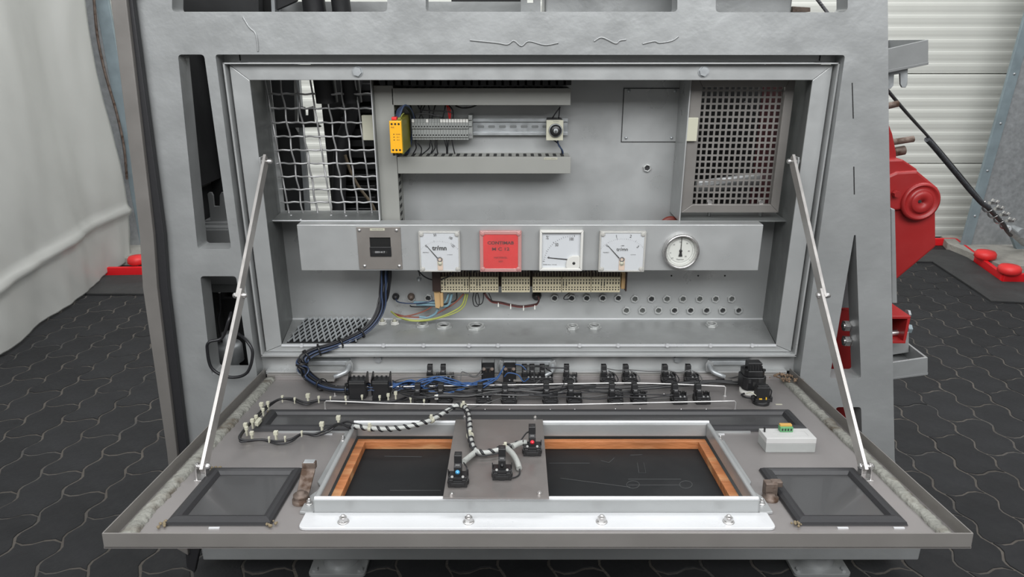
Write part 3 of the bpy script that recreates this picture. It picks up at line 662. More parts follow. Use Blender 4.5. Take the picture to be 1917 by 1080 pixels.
for x, y, r, white in ((791, 608, .015, 0), (831, 610, .018, 0), (891, 611, .021, 0), (1072, 612, .014, 0), (1113, 611, .015, 0), (1332, 608, .014, 0), (716, 604, .010, 1), (739, 604, .010, 1)):
    p = G(x, y+2, IZ0); m = MB(); m.nut(p, (0, 0, 1), r*1.18, .003, hole=r*.72); m.ring(p+Vector((0, 0, .003)), (0, 0, 1), r*.95, r*.72, .005, 24); g = part('gland_collar', m, nutm if not white else whitep, cb, .0005)
    m = MB(); m.cyl(p+Vector((0, 0, .001)), p+Vector((0, 0, .0018)), r*.71, r*.71, 20); part('bore', m, blackd, g)
    if white: m = MB(); m.cyl(p, p+Vector((0, 0, .014)), r*.45, r*.4, 12); part('plug', m, creamp, g)
# slots in the gutter
for x in (449, 1535):
    p = U(x, 108, .011); m = MB(); m.bx(p.x-.001, p.x+.001, .0105, .012, p.z-.006, p.z+.006); part('slot', m, blackd, cb)

# expanded metal grille on the cabinet floor
t = thing('expanded_metal_grille', 'expanded metal grille lying on the cabinet floor at its left end', 'grille', G(600, 620, IZ0+.003))
zz = IZ0+.004; g0, g1, g2, g3 = G(549, 599, zz), G(688, 599, zz), G(672, 641, zz), G(532, 641, zz); g0.y = g1.y = YB-.006; g2.y = g3.y = .012
m = MB(); nx, ny = 11, 7
for j in range(ny):
    for i in range(nx+1):
        for s in (0, 1):
            u0, v0 = (i+.5*(j % 2))/nx, j/ny; u1, v1 = u0+(.5 if s else -.5)/nx, (j+1)/ny
            if not (-.01 <= min(u0, u1) and max(u0, u1) <= 1.01): continue
            X0, X1 = g3.x+.008, g1.x
            A = Vector((X0+(X1-X0)*u0, g3.y+(g0.y-g3.y)*v0, zz)); B = Vector((X0+(X1-X0)*u1, g3.y+(g0.y-g3.y)*v1, zz+.003))
            d = (B-A).normalized(); nn = Vector((-d.y, d.x, 0))*.0019
            m.hexa([A-nn, B-nn, B+nn, A+nn], [p+Vector((0, 0, .0022)) for p in (A-nn, B-nn, B+nn, A+nn)])
part('diamond_mesh', m, galv, t)
m = MB(); m.bx(g3.x+.004, g1.x, g3.y, g0.y, IZ0+.0005, IZ0+.001); part('dark_backing', m, blackd, t)

# ------------------------------------------------------------------ woven wire guard (left)
t = thing('woven_wire_guard', 'crimped woven wire guard over the left cabinet window', 'guard', (-.43, .1, sh))
YM = .145
rows = [(176, 478), (203, 480), (229.5, 487), (255.5, 481), (281, 500), (306, 508), (330.5, 502), (354.5, 490), (378.5, 495)]
for k, (y, xl) in enumerate(rows):
    a = U(max(xl, 476), y, YM); b = U(693+(y-176)*.075, y, YM); a.x = max(a.x, -.556); b.x = -.309
    n = 56; m = MB(); m.tube([Vector((a.x+(b.x-a.x)*i/n, YM-.0025*math.sin(2*PI*(a.x+(b.x-a.x)*i/n)/.062+k*PI), a.z+.0008*math.sin(i*.9+k))) for i in range(n+1)], .0023, 6); part('wire', m, wire_st, t)
cols = [(496, 541), (524, 567), (553, 594), (581, 621), (609, 646), (637, 671), (664.5, 697)]
for k, (x0, x1) in enumerate(cols):
    a = U(x0, 150, YM); b = U(x1, 399, YM); n = 50; a = a+(a-b)*.06
    m = MB(); m.tube([a.lerp(b, i/n)+Vector((.0009*math.sin(2*PI*i/n*5+k), -.0025*math.sin(2*PI*i/n*5+k*PI), 0)) for i in range(n+1)], .0023, 6); part('wire', m, wire_st, t)
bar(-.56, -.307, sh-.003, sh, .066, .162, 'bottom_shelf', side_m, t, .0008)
bar(-.3075, -.305, sh-.002, 1.288, .066, .162, 'side_plate', silver_in, t, .0008)
a, b = U(679, 215, .14), U(692, 261, .14); bar(a.x, -.309, b.z, a.z, .125, .14, 'white_clip', creamp, t, .001)
for x, y in ((545, 403), (620, 403), (648, 404), (563, 411)):
    p = G(x, y, sh); m = MB(); m.lathe(p, (0, 0, 1), [(.0025, 0), (.002, .001), (0, .0015)], 8); part('rivet', m, silver_hi, t)
m = MB(); m.tube([Vector((-.56, .066, sh)), Vector((-.306, .066, sh))], .0014, 6); part('edge_bead', m, silver_hi, t)
m = MB(); m.tube([Vector((-.306, .066, sh)), Vector((-.306, .066, 1.285))], .0012, 6); part('edge_bead', m, silver_hi, t)
# ------------------------------------------------------------------ perforated guard (right)
t = thing('perforated_guard', 'framed square-hole perforated steel guard over the right cabinet window', 'guard', (.5, .08, sh))
bar(.386, .389, sh-.002, 1.288, .066, .162, 'side_plate', silver_in, t, .0008)
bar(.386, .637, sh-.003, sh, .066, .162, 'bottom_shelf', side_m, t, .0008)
YG = .075; fx0, fx1, fz1, fz0 = .391, .617, 1.282, U(0, 398, YG).z
ix0, ix1, iz1, iz0 = .4165, .5975, U(0, 163, YG).z, U(0, 383, YG).z
for nm, q in (('frame_rail', [(fx0, fz1), (fx1, fz1), (ix1, iz1), (ix0, iz1)]), ('frame_rail', [(fx0, fz0), (fx1, fz0), (ix1, iz0), (ix0, iz0)]), ('frame_rail', [(fx0, fz0), (fx0, fz1), (ix0, iz1), (ix0, iz0)]), ('frame_rail', [(fx1, fz0), (fx1, fz1), (ix1, iz1), (ix1, iz0)])):
    m = MB(); m.prism([Vector((x, YG, z)) for x, z in q], YV*.012); part(nm, m, tan_steel, t, .001)
gm = MB(); nx, nz = 14, 19; x0, x1, z0, z1 = ix0-.001, ix1+.001, iz0-.003, iz1+.006; px_, pz_ = (x1-x0)/nx, (z1-z0)/nz; yy = YG+.014
for i in range(nx+1): gm.bx(x0+i*px_-px_*.17, x0+i*px_+px_*.17, yy, yy+.0015, z0, z1)
for j in range(nz+1): gm.bx(x0, x1, yy+.0001, yy+.0014, z0+j*pz_-pz_*.15, z0+j*pz_+pz_*.15)
part('perforated_sheet', gm, tan_steel, t)
for x, y in ((1328, 378), (1424, 378)):
    p = U(x, y, YG+.012); m = MB(); m.nut(p, (0, -1, 0), .006, .005); part('nut', m, steelb, t)
    p = G(x-1, 404, sh); m = MB(); m.cyl(p, p+Vector((0, 0, .016)), .004, .004, 8); part('stud', m, silver_in, t)
a, b = U(1291, 220, .07), U(1305, 264, .07); bar(a.x-.004, b.x-.002, b.z, a.z, .066, .074, 'white_clip', creamp, t, .001)

# ------------------------------------------------------------------ cable ducts
YD = .085
def duct(name, label, x0, x1, z0, z1, slots, vertical=False):
    t = thing(name, label, 'cable duct', ((x0+x1)/2, YB, z0), group='grey slotted cable ducts')
    bar(x0, x1, z0, z1, YD, YD+.004, 'cover', greyp, t, .001)
    # comb walls
    m = MB(); s = MB()
    if not vertical:
        for zz in (z1-.003, z0+.001):
            m.bx(x0+.002, x1-.002, YD+.004, YB-.012, zz, zz+.002); x = x0+.012
            while x < x1-.01:
                if slots: s.bx(x, x+.007, YD+.018, YD+.052, zz+.0005, zz+.0032) if zz > z0+.01 else None
                x += .0172
    else:
        for xx in (x0+.001, x1-.003):
            m.bx(xx, xx+.002, YD+.004, YB-.012, z0, z1); z = z0+.012
            while z < z1-.01:
                s.bx(xx-.0004, xx+.0024, YD+.015, YD+.045, z, z+.008); z += .018
    m.bx(x0+.002, x1-.002, YB-.012, YB, z0+.002, z1-.002); part('trough', m, greyp, t)
    if s.v: o = part('slot_openings', s, blackd, t)
    return t
zt = lambda y: U(0, y, YD).z
xt = lambda x, y: U(x, y, YD).x
duct('cable_duct', 'grey vertical slotted cable duct beside the wire guard', -.3045, xt(743, 300), .915, zt(160), True, True)
d2 = duct('cable_duct', 'upper grey horizontal cable duct above the terminal strip', xt(734, 197), xt(1068, 197), zt(197), zt(165), True)
d3 = duct('cable_duct', 'lower grey horizontal cable duct with a small label', xt(745, 325), xt(1068, 325), zt(325), zt(294), True)
m = MB(); p = U(1031, 297, YD-.0006); m.box(p, (.030, .0006, .0045)); part('label_strip', m, creamp, d3)
part('printing', text_mb('SECTION GENERAL', .0032, TF(p.x, YD-.0011, p.z)), inkg, d3)
m = MB(); m.bx(-.30, xt(1066, 160), YD-.002, YB, zt(163)+.002, 1.289)
bb = MB(); x = -.29
while x < xt(1066, 160): bb.bx(x, x+.012, YD, YB, zt(163)+.004, 1.289); x += .017
part('comb_fingers', bb, blackp, d2)
m = MB(); m.bx(-.30, xt(1066, 160), YB-.006, YB-.001, zt(165)+.002, 1.289); part('dark_backing', m, blackd, d2)

# DIN rail
t = thing('mounting_rail', 'slotted galvanised mounting rail between the two grey ducts', 'rail', U(970, 245, YB-.02))
YR = YB-.012; za, zb_ = U(0, 222, YR).z, U(0, 253, YR).z; xa, xb = U(780, 240, YR).x, U(1063, 240, YR).x
m = MB(); m.bx(xa, xb, YR+.004, YR+.0055, zb_+.005, za-.005); m.bx(xa, xb, YR-.002, YR, za-.006, za); m.bx(xa, xb, YR-.002, YR, zb_, zb_+.006); m.bx(xa, xb, YR-.002, YR+.006, za-.007, za-.0055); m.bx(xa, xb, YR-.002, YR+.006, zb_+.0055, zb_+.007)
part('rail_profile', m, galv, t, .0005)
for k in range(7):
    p = U(900+k*20.3, 237, YR+.004); m = MB(); m.prism(fillet([p+Vector((a, 0, b)) for a, b in ((-.008, -.003), (.008, -.003), (.008, .003), (-.008, .003))], .003), -YV*.0004); part('slot', m, mat('shadowed_zinc', (.20, .21, .21), .3, .6), t)

# grey terminal strip
t = thing('terminal_strip', 'grey terminal strip with white markers on the mounting rail', 'terminal strip', U(828, 262, .125))
YT = .118; x0, x1 = U(771, 240, YT).x, U(877, 240, YT).x; z1, z0 = U(0, 223, YT).z, U(0, 262, YT).z; n = 20; dx = (x1-x0)/n
for i in range(n):
    xc = x0+dx*(i+.5); m = MB(); m.bx(xc-dx*.46, xc+dx*.46, YT+.004, YR, z0, z1); m.bx(xc-dx*.46, xc+dx*.46, YT, YT+.004, z1-.021, z1-.008); m.bx(xc-dx*.46, xc+dx*.46, YT, YT+.004, z0+.006, z0+.016); tm = part('terminal', m, greyt, t)
    m = MB(); m.cyl((xc, YT-.0003, z1-.0165), (xc, YT, z1-.0165), .0019, .0019, 8); m.cyl((xc, YT-.0003, z0+.011), (xc, YT, z0+.011), .0019, .0019, 8); part('screw_hole', m, blackd, tm)
    if i in (0, 5) or i >= 10: m = MB(); m.bx(xc-dx*.42, xc+dx*.42, YT-.0003, YT+.004, z1-.0075, z1-.0003); part('marker', m, whitep, tm)
m = MB(); p = x1; m.bx(p, p+.009, YT+.004, YR, z0+.002, z1+.008); m.box((p+.0045, YT+.002, z1+.002), (.008, .006, .008)); m.box((p+.0045, YT+.002, z1-.012), (.008, .006, .008)); part('end_clamp', m, greyt, t, .0008)
for zz in (z1+.002, z0+.014, z0+.006):
    m = MB(); m.cyl((p+.0045, YT-.0014, zz), (p+.0045, YT-.001, zz), .0025, .0025, 10); part('screw', m, inkg, t)

# yellow safety relay
t = thing('safety_relay', 'yellow safety relay module hung with blue wires left of the terminal strip', 'relay', U(742, 288, .09))
YS = .02; a, b = U(728, 226, YS), U(754, 287, YS)
m = MB(); m.bx(a.x, b.x, YS, YS+.006, b.z, a.z); f = part('front_face', m, yellow, t, .0015)
m = MB(); m.bx(max(a.x+.002, -.259), b.x+.001, YS+.006, .15, b.z-.003, a.z+.002); part('housing', m, olive, t, .001)
for zz in (a.z-.007, b.z+.007):
    for k in (-1, 0, 1): m = MB(); c = (a.x+b.x)/2+k*.0075; m.cyl((c, YS-.0003, zz), (c, YS+.001, zz), .0023, .0023, 10); part('terminal_screw', m, blackd, f)
for k in range(3): m = MB(); m.cyl(((a.x+b.x)/2-.004, YS-.0003, (a.z+b.z)/2+.006-k*.006), ((a.x+b.x)/2-.004, YS, (a.z+b.z)/2+.006-k*.006), .0012, .0012, 8); part('indicator', m, brownp, f)
part('printing', join(text_mb('PILZ', .0035, TF(a.x+.007, YS-.0003, a.z-.014)), text_mb('POWER', .0026, TF(a.x+.018, YS-.0003, (a.z+b.z)/2+.006)), text_mb('CH. 1', .0026, TF(a.x+.018, YS-.0003, (a.z+b.z)/2)), text_mb('CH. 2', .0026, TF(a.x+.018, YS-.0003, (a.z+b.z)/2-.006))), brownw, f)
m = MB(); m.bx(a.x+.005, a.x+.016, YS+.004, YS+.02, a.z+.001, a.z+.007); part('red_plug', m, redcap, t, .001)
m = MB(); m.bx(a.x+.018, b.x-.001, YS+.004, YS+.02, a.z+.001, a.z+.006); part('green_plug', m, olive, t, .001)
m = MB()
for k in (-1, 0, 1): m.cyl(((a.x+b.x)/2+k*.007, YS+.008, b.z-.006), ((a.x+b.x)/2+k*.007, YS+.008, b.z), .003, .003, 8)
part('lower_plug', m, blackp, t)

# rotary selector
t = thing('rotary_selector', 'white rotary selector switch with round black knob on the rail', 'switch', U(1039, 263, .1))
YK = .112; a, b = U(1023, 225, YK), U(1054, 263, YK)
m = MB(); m.bx(a.x, b.x, YK, YK+.006, b.z, a.z); part('faceplate', m, creamp, t, .001)
m = MB(); m.bx(a.x+.002, b.x-.002, YK+.006, YR, b.z+.006, a.z+.002); part('switch_body', m, blackp, t, .001)
c = U(1040, 244, YK); m = MB(); m.lathe(c, (0, -1, 0), [(.0155, 0), (.0155, .003), (.0145, .004), (.0125, .004), (.012, .010), (.010, .012), (0, .012)], 28); kn = part('knob', m, blackp, t)
m = MB(); m.ring(c-YV*.0032, (0, -1, 0), .0150, .0132, .0012, 28); part('steel_ring', m, galv, kn)
m = MB(); m.lathe(c-YV*.012, (0, -1, 0), [(.0055, 0), (.005, .001), (0, .0012)], 16); part('centre_cap', m, galv, kn)
m = MB(); m.box(c-YV*.0135+Vector((0, 0, -.001)), (.002, .003, .010)); part('pointer', m, ink, kn)
part('printing', text_mb('0-S.MAN', .0035, TF(c.x+.001, YK-.0003, a.z-.003)), inkg, t)

# red disc behind the beam
m = MB(); m.lathe(U(1254, 425, .12), (0, -1, 0), [(.027, 0), (.027, .004), (.022, .007), (0, .007)], 28); solo('red_disc', m, mat('dull_red_paint', (.17, .03, .02), 0, .5), 'dull red round disc edge peeking above the instrument beam', 'disc')

# ================================================================== INSTRUMENT BEAM
YI = .03
ib = thing('instrument_beam', 'long silver beam across the cabinet carrying the meters', 'instrument panel', (.04, YI, .83))
bz1, bz0 = .942, .8335; bx0, bx1 = -.4875, .5695
bar(bx0, bx1, bz0, bz1, YI, YI+.003, 'front_plate', silver_in, ib, .0012)
bar(bx0, bx1, bz1-.003, bz1, YI+.003, YI+.045, 'top_flange', silver_in, ib, .0008)
bar(bx0, bx1, bz0, bz0+.003, YI+.003, YI+.03, 'bottom_flange', silver_in, ib, .0008)
for x in (bx0+.05, bx1-.05): bar(x, x+.02, bz0+.01, bz1-.02, YI+.045, YB, 'bracket', silver_in, ib, .0008)
def MP(x, y): return U(x, y, YI)
# hour counter
p0, p1 = MP(669, 424), MP(752, 504)
t = thing('hour_counter', 'square steel plate with black hour counter at the left of the instrument beam', 'hour counter', Vector(((p0.x+p1.x)/2, YI, p1.z)))
cx, cz = (p0.x+p1.x)/2, (p0.z+p1.z)/2; s = .0497
wx0, wx1, wz1, wz0 = MP(692, 444).x, MP(731, 444).x, MP(692, 444).z, MP(692, 479).z
part('mounting_plate', plate_mb([(cx-s, cz-s), (cx+s, cz-s), (cx+s, cz+s), (cx-s, cz+s)], [[(wx0, wz0), (wx1, wz0), (wx1, wz1), (wx0, wz1)]], YI-.003, .0028), mat('warm_steel', (.29, .27, .25), .5, .42, .03, 60, .06, 8), t, .0004)
m = MB(); m.bx(wx0, wx1, YI+.0, YI+.0005, wz0, wz1); part('dark_recess', m, blackd, t)
m = MB(); zm = wz0+(wz1-wz0)*.52; m.bx(wx0-.0005, wx1+.0005, YI-.006, YI-.0005, wz0, zm); w_ = part('counter_body', m, blackp, t, .001)
m = MB(); m.bx(wx0+.006, wx1-.008, YI-.0066, YI-.006, wz0+.008, wz0+.0135); part('number_window', m, ink, w_)
part('digits', text_mb('0001417', .0062, TF((wx0+wx1)/2-.001, YI-.0068, wz0+.0108), sx=1.05), inkg if 0 else mat('pale_ink', (.5, .5, .5), 0, .5), w_)
for dx_, dz_ in ((-.043, .043), (.041, .043), (-.037, -.042), (.043, -.042)):
    m = MB(); m.lathe((cx+dx_, YI-.003, cz+dz_), (0, -1, 0), [(.0042, 0), (.0035, .0018), (0, .0024)], 12); part('screw', m, steelb, t)
m = MB(); m.box((cx-.002, YI-.0034, p0.z-.006), (.0335, .0006, .0055)); part('label_strip', m, creamp, t); part('printing', text_mb('HEURES MARCHE', .0032, TF(cx-.002, YI-.0038, p0.z-.006)), inkg, t)
# meters
def meter(px0, px1, py0, py1, label, kind):
    p0, p1 = MP(px0, py0), MP(px1, py1); cx, cz = (p0.x+p1.x)/2, (p0.z+p1.z)/2; s = (p1.x-p0.x)/2; sz = (p0.z-p1.z)/2
    t = thing('panel_meter' if kind != 'plate' else 'machine_nameplate', label, 'meter' if kind != 'plate' else 'nameplate', Vector((cx, YI, p1.z)))
    Y = YI-.0135
    rr = [Vector((cx+a*s, YI-.013, cz+b*sz)) for a, b in ((-1, -1), (1, -1), (1, 1), (-1, 1))]
    if kind == 'percent':
        part('case', plate_mb(fillet([(v.x, v.z, 0) for v in rr], .002), [[(cx-s*.88, cz-sz*.88), (cx+s*.88, cz-sz*.88), (cx+s*.88, cz+sz*.88), (cx-s*.88, cz+sz*.88)]], YI-.014, .013), whitep, t, .001) if 0 else None
        m = MB()
        for q in ([(-1, -1), (1, -1), (.88, -.86), (-.88, -.86)], [(1, -1), (1, 1), (.88, .88), (.88, -.86)], [(1, 1), (-1, 1), (-.88, .88), (.88, .88)], [(-1, 1), (-1, -1), (-.88, -.86), (-.88, .88)]):
            m.prism([Vector((cx+a*s, YI-.014, cz+b*sz)) for a, b in q], YV*.013)
        part('case', m, whitep, t, .0015)
        m = MB(); m.bx(cx-s*.885, cx+s*.885, YI-.006, YI-.001, cz-sz*.87, cz+sz*.885); part('dial', m, dialw, t)
        Yd = YI-.0063; pv = (cx+s*.52, cz-sz*.66)
        m = MB()
        for k in range(21):
            a = PI-.08-k*(PI/2-.02)/20; r0 = s*1.27; r1 = s*(1.36 if k % 5 == 0 else 1.33); c_, s_ = math.cos(a), math.sin(a)
            A = Vector((pv[0]+r0*c_, Yd, pv[1]+r0*s_)); B = Vector((pv[0]+r1*c_, Yd, pv[1]+r1*s_)); nn = Vector((-s_, 0, c_))*(.0004 if k % 10 else .0007); m.prism([A-nn, B-nn, B+nn, A+nn], -YV*.0002)
        part('scale_marks', m, inkg, t)
        part('numerals', join(text_mb('50', .0105, TF(cx-s*.2, Yd-.0004, cz+sz*.27), sx=.7, bold=.0002), text_mb('100', .0100, TF(cx+s*.46, Yd-.0004, cz+sz*.55), sx=.7, bold=.0002), text_mb('0', .008, TF(cx-s*.56, Yd-.0004, cz-sz*.36), sx=.8), text_mb('%', .012, TF(cx-s*.64, Yd-.0004, cz+sz*.62, -.25), sx=.9), text_mb('GOSSEN  50 Hz   1,5 0-1 mA', .0026, TF(cx-s*.82, Yd-.0004, cz-sz*.72), align='LEFT')), inkg, t)
        m = MB(); A = Vector((cx-s*.62, Yd-.001, cz-sz*.36)); B = Vector((cx+s*.3, Yd-.001, cz-sz*.455)); nn = Vector((0, 0, .0007)); m.prism([A-nn, B-nn*1.5, B+nn*1.5, A+nn], -YV*.0006); part('needle', m, ink, t)
        m = MB(); q = [(cx+s*.24, cz-sz*.87), (cx+s*.25, cz-sz*.55), (cx+s*.34, cz-sz*.36), (cx+s*.52, cz-sz*.26), (cx+s*.88, cz-sz*.26), (cx+s*.88, cz-sz*.87)]; m.prism(fillet([Vector((a, YI-.012, b)) for a, b in q], .005), YV*.008); h = part('corner_cover', m, whitep, t, .001)
        m = MB(); m.lathe((cx+s*.60, YI-.012, cz-sz*.62), (0, -1, 0), [(.0035, 0), (.003, .001), (0, .0012)], 14); part('screw', m, ink, h)
        return t
    # transparent cased instruments with chamfered corners
    face = redpl if kind == 'plate' else dialw; rimm = red_rim if kind == 'plate' else clear_rim
    k = .84 if kind == 'plate' else .93
    m = MB(); q = [(cx-s*k, cz-sz*k), (cx+s*k, cz-sz*k), (cx+s*k, cz+sz*k), (cx-s*k, cz+sz*k)]; m.prism(fillet([Vector((a, YI-.0105, b)) for a, b in q], .009 if kind == 'plate' else .004), YV*.009); part('dial', m, face, t)
    m = MB(); q = [(-1, -1), (1, -1), (1, 1), (-1, 1)]
    for i in range(4):
        a, b = q[i], q[(i+1) % 4]; m.prism([Vector((cx+a[0]*s, YI-.0125, cz+a[1]*sz)), Vector((cx+b[0]*s, YI-.0125, cz+b[1]*sz)), Vector((cx+b[0]*s*k*.99, YI-.0125, cz+b[1]*sz*k*.99)), Vector((cx+a[0]*s*k*.99, YI-.0125, cz+a[1]*sz*k*.99))], YV*.0115)
    part('case_rim', m, rimm, t, .0012)
    for a, b in q:
        m = MB(); m.lathe((cx+a*s*.86, YI-.011, cz+b*sz*.86), (0, -1, 0), [(.0055, 0), (.005, .002), (.003, .003), (0, .003)], 14); part('corner_screw', m, rimm, t)
    Yd = YI-.0107
    if kind == 'plate':
        part('lettering', join(text_mb('CONTIMAB', .0098, TF(cx, Yd-.0004, cz+sz*.42), sx=1.18, bold=.0003), text_mb('M C 12', .0098, TF(cx, Yd-.0004, cz+sz*.12), sx=1.35, bold=.0002)), mat('dark_red_ink', (.10, .008, .008), 0, .5), t)
        part('small_lettering', join(text_mb('MATERIEL', .0055, TF(cx, Yd-.0004, cz-sz*.30), sx=1.3), text_mb('337', .0055, TF(cx, Yd-.0004, cz-sz*.49), sx=1.3)), mat('faded_red_ink', (.22, .012, .012), 0, .5), t)
    else:
        pv = (cx, cz-sz*.62); R0 = s*1.18 if kind == 'a' else s*1.16; m = MB(); n = 26
        for i in range(n+1):
            a = math.radians(141-i*(102/n)); r0 = R0; r1 = R0+s*(.10 if i % 10 == 0 else .05); c_, s_ = math.cos(a), math.sin(a)*.96
            A = Vector((pv[0]+r0*c_, Yd, pv[1]+r0*s_)); B = Vector((pv[0]+r1*c_, Yd, pv[1]+r1*s_)); nn = Vector((-s_, 0, c_))*(.0002 if i % 5 else .0004); m.prism([A-nn, B-nn, B+nn, A+nn], -YV*.0002)
        part('scale_marks', m, inkg, t)
        if kind == 'a':
            part('numerals', join(text_mb('0', .0085, TF(cx-s*.64, Yd-.0004, cz+sz*.28, .7)), text_mb('50', .0085, TF(cx-s*.2, Yd-.0004, cz+sz*.82, .1), sx=.8), text_mb('100', .0085, TF(cx+s*.55, Yd-.0004, cz+sz*.68, -.45), sx=.7), text_mb('125', .0085, TF(cx+s*.65, Yd-.0004, cz+sz*.3, -.8), sx=.7)), ink, t)
            part('unit_lettering', text_mb('tr/mn', .0145, TF(cx+s*.0, Yd-.0004, cz+sz*.18), bold=.00045), ink, t)
        else:
            part('numerals', join(text_mb('0', .0085, TF(cx-s*.66, Yd-.0004, cz+sz*.3, .7)), text_mb('1', .0095, TF(cx-s*.28, Yd-.0004, cz+sz*.76, .15)), text_mb('2', .0095, TF(cx+s*.33, Yd-.0004, cz+sz*.76, -.2)), text_mb('3', .0095, TF(cx+s*.66, Yd-.0004, cz+sz*.25, -.7))), ink, t)
            part('unit_lettering', join(text_mb('tr/mn', .0115, TF(cx, Yd-.0004, cz+sz*.12), bold=.0001), text_mb('x1000', .003, TF(cx, Yd-.0004, cz+sz*.3))), ink, t)
        part('small_print', join(text_mb('FRAMECO', .0030, TF(cx-s*.82, Yd-.0004, cz-sz*.03), align='LEFT'), text_mb('1,5  0-5 mA', .0026, TF(cx+s*.36, Yd-.0004, cz-sz*.14), align='LEFT')), inkg, t)
        m = MB(); A = Vector((cx-s*.62, Yd-.0008, cz+sz*.30)); B = Vector((cx-s*.1, Yd-.0008, cz-sz*.33)); d = (B-A).normalized(); nn = Vector((-d.z, 0, d.x)); m.prism([A-nn*.0006, B-nn*.0012, B+nn*.0012, A+nn*.0006], -YV*.0006); part('needle', m, ink, t)
        m = MB(); m.bx(cx-s*.12, cx+s*.14, Yd-.002, Yd, cz-sz*.92, cz-sz*.3); cc = part('pivot_cover', m, mat('peach_plastic', (.66, .52, .42), 0, .4), t, .001)
        m = MB(); m.lathe((cx, Yd-.002, cz-sz*.57), (0, -1, 0), [(.0045, 0), (.004, .0015), (0, .002)], 16); m.ring((cx, Yd-.002, cz-sz*.57), (0, -1, 0), .0055, .0045, .0008, 16); part('adjusting_screw', m, creamp, cc)
        m = MB(); m.ring((cx, Yd-.0025, cz-sz*.36), (0, -1, 0), .0060, .0035, .0006, 16); part('pivot_arc', m, inkg, cc)
    m = MB(); m.bx(cx-s*.97, cx+s*.97, YI-.0131, YI-.0127, cz-sz*.97, cz+sz*.97); part('clear_cover', m, clearp, t)
    return t
meter(784, 863, 431, 506, 'clear-cased meter with needle at zero and scale to 125', 'a')
meter(898, 976, 430, 506, 'red nameplate in a clear case between two meters', 'plate')
meter(1010, 1089, 429, 504, 'white square percent meter with scale to 100', 'percent')
meter(1122, 1204, 431, 506, 'clear-cased meter with scale numbered one to three', 'b')
# round gauge
c = MP(1273.5, 468.5); t = thing('round_gauge', 'round chrome-rimmed dial gauge at the right of the instrument beam', 'gauge', c-Vector((0, 0, .043)))
rg = .0415
m = MB(); m.lathe(c, (0, -1, 0), [(rg*1.0, 0), (rg, .010), (rg*.985, .014), (rg*.94, .016), (rg*.87, .016), (rg*.85, .013), (rg*.85, .003)], 48)
m.f = m.f; part('bezel', m, steelb, t)
m = MB(); m.cyl(c-YV*.003, c-YV*.004, rg*.86, rg*.86, 40); part('dial', m, mat('cream_dial', (.60, .61, .57), 0, .4), t)
m = MB(); Yd = YI-.0042
for i in range(46):
    a = math.radians(225-i*6); r0 = rg*(.70 if i % 5 == 0 else .74); r1 = rg*.80; c_, s_ = math.cos(a), math.sin(a); A = Vector((c.x+r0*c_, Yd, c.z+r0*s_)); B = Vector((c.x+r1*c_, Yd, c.z+r1*s_)); nn = Vector((-s_, 0, c_))*.0003; m.prism([A-nn, B-nn, B+nn, A+nn], -YV*.0002)
for r in (.80, .66):
    m.ring(Vector((c.x, Yd, c.z)), (0, -1, 0), rg*r, rg*r-.0004, .0002, 40)
part('scale_marks', m, inkg, t)
part('numerals', join(*[text_mb(s_, .0045, TF(c.x+rg*a, Yd-.0003, c.z+rg*b)) for s_, a, b in (('-10', -.45, -.42), ('0', -.55, -.12), ('10', -.4, .35), ('20', -.06, .5), ('30', .32, .42), ('40', .45, -.02), ('50', .3, -.33))]+[text_mb('Thermor', .0048, TF(c.x, Yd-.0003, c.z-rg*.5))]), inkg, t)
m = MB(); m.prism([Vector((c.x+a, Yd-.0015, c.z+b)) for a, b in ((-.0009, 0), (-.0005, rg*.74), (.0005, rg*.74), (.0009, 0))], -YV*.0006); m.prism([Vector((c.x+a, Yd-.0015, c.z+b)) for a, b in ((-.0015, 0), (.0015, 0), (.0045, -.013), (-.0045, -.013))], -YV*.0006); m.lathe((c.x, Yd, c.z), (0, -1, 0), [(.0035, 0), (.003, .003), (0, .003)], 14); part('needle', m, ink, t)

# ================================================================== BEIGE TERMINAL BLOCKS
YTb = .10
zt1, zt0 = U(0, 519, YTb).z, U(0, 547, YTb).z
rl = thing('terminal_rail', 'dark bakelite rail carrying the beige terminal blocks under the beam', 'rail', U(990, 547, .13))
m = MB(); m.bx(U(812, 530, .13).x, U(1172, 530, .13).x, .130, .145, zt0+.004, zt1+.01); part('rail_body', m, brownp, rl, .001)
m = MB(); m.bx(U(809, 530, .095).x, U(825, 530, .095).x, .095, .14, zt0+.003, zt1+.018); part('end_bracket', m, brownp, rl, .002)
m = MB(); m.bx(U(1163, 530, .105).x, U(1172, 530, .105).x, .105, .14, zt0+.006, zt1+.008); part('end_bracket', m, orangeb, rl, .002)
m = MB(); m.bx(U(1171, 530, .10).x, U(1174, 530, .10).x, .10, .14, zt0+.002, zt1+.012); part('end_plate', m, brownp, rl, .001)
pos = ['leftmost, beside the dark end bracket', 'second from the left, with a wire loop below', 'third from the left, standing apart', 'third from the right, above the plugged hole', 'second from the right', 'rightmost, before the orange end bracket']
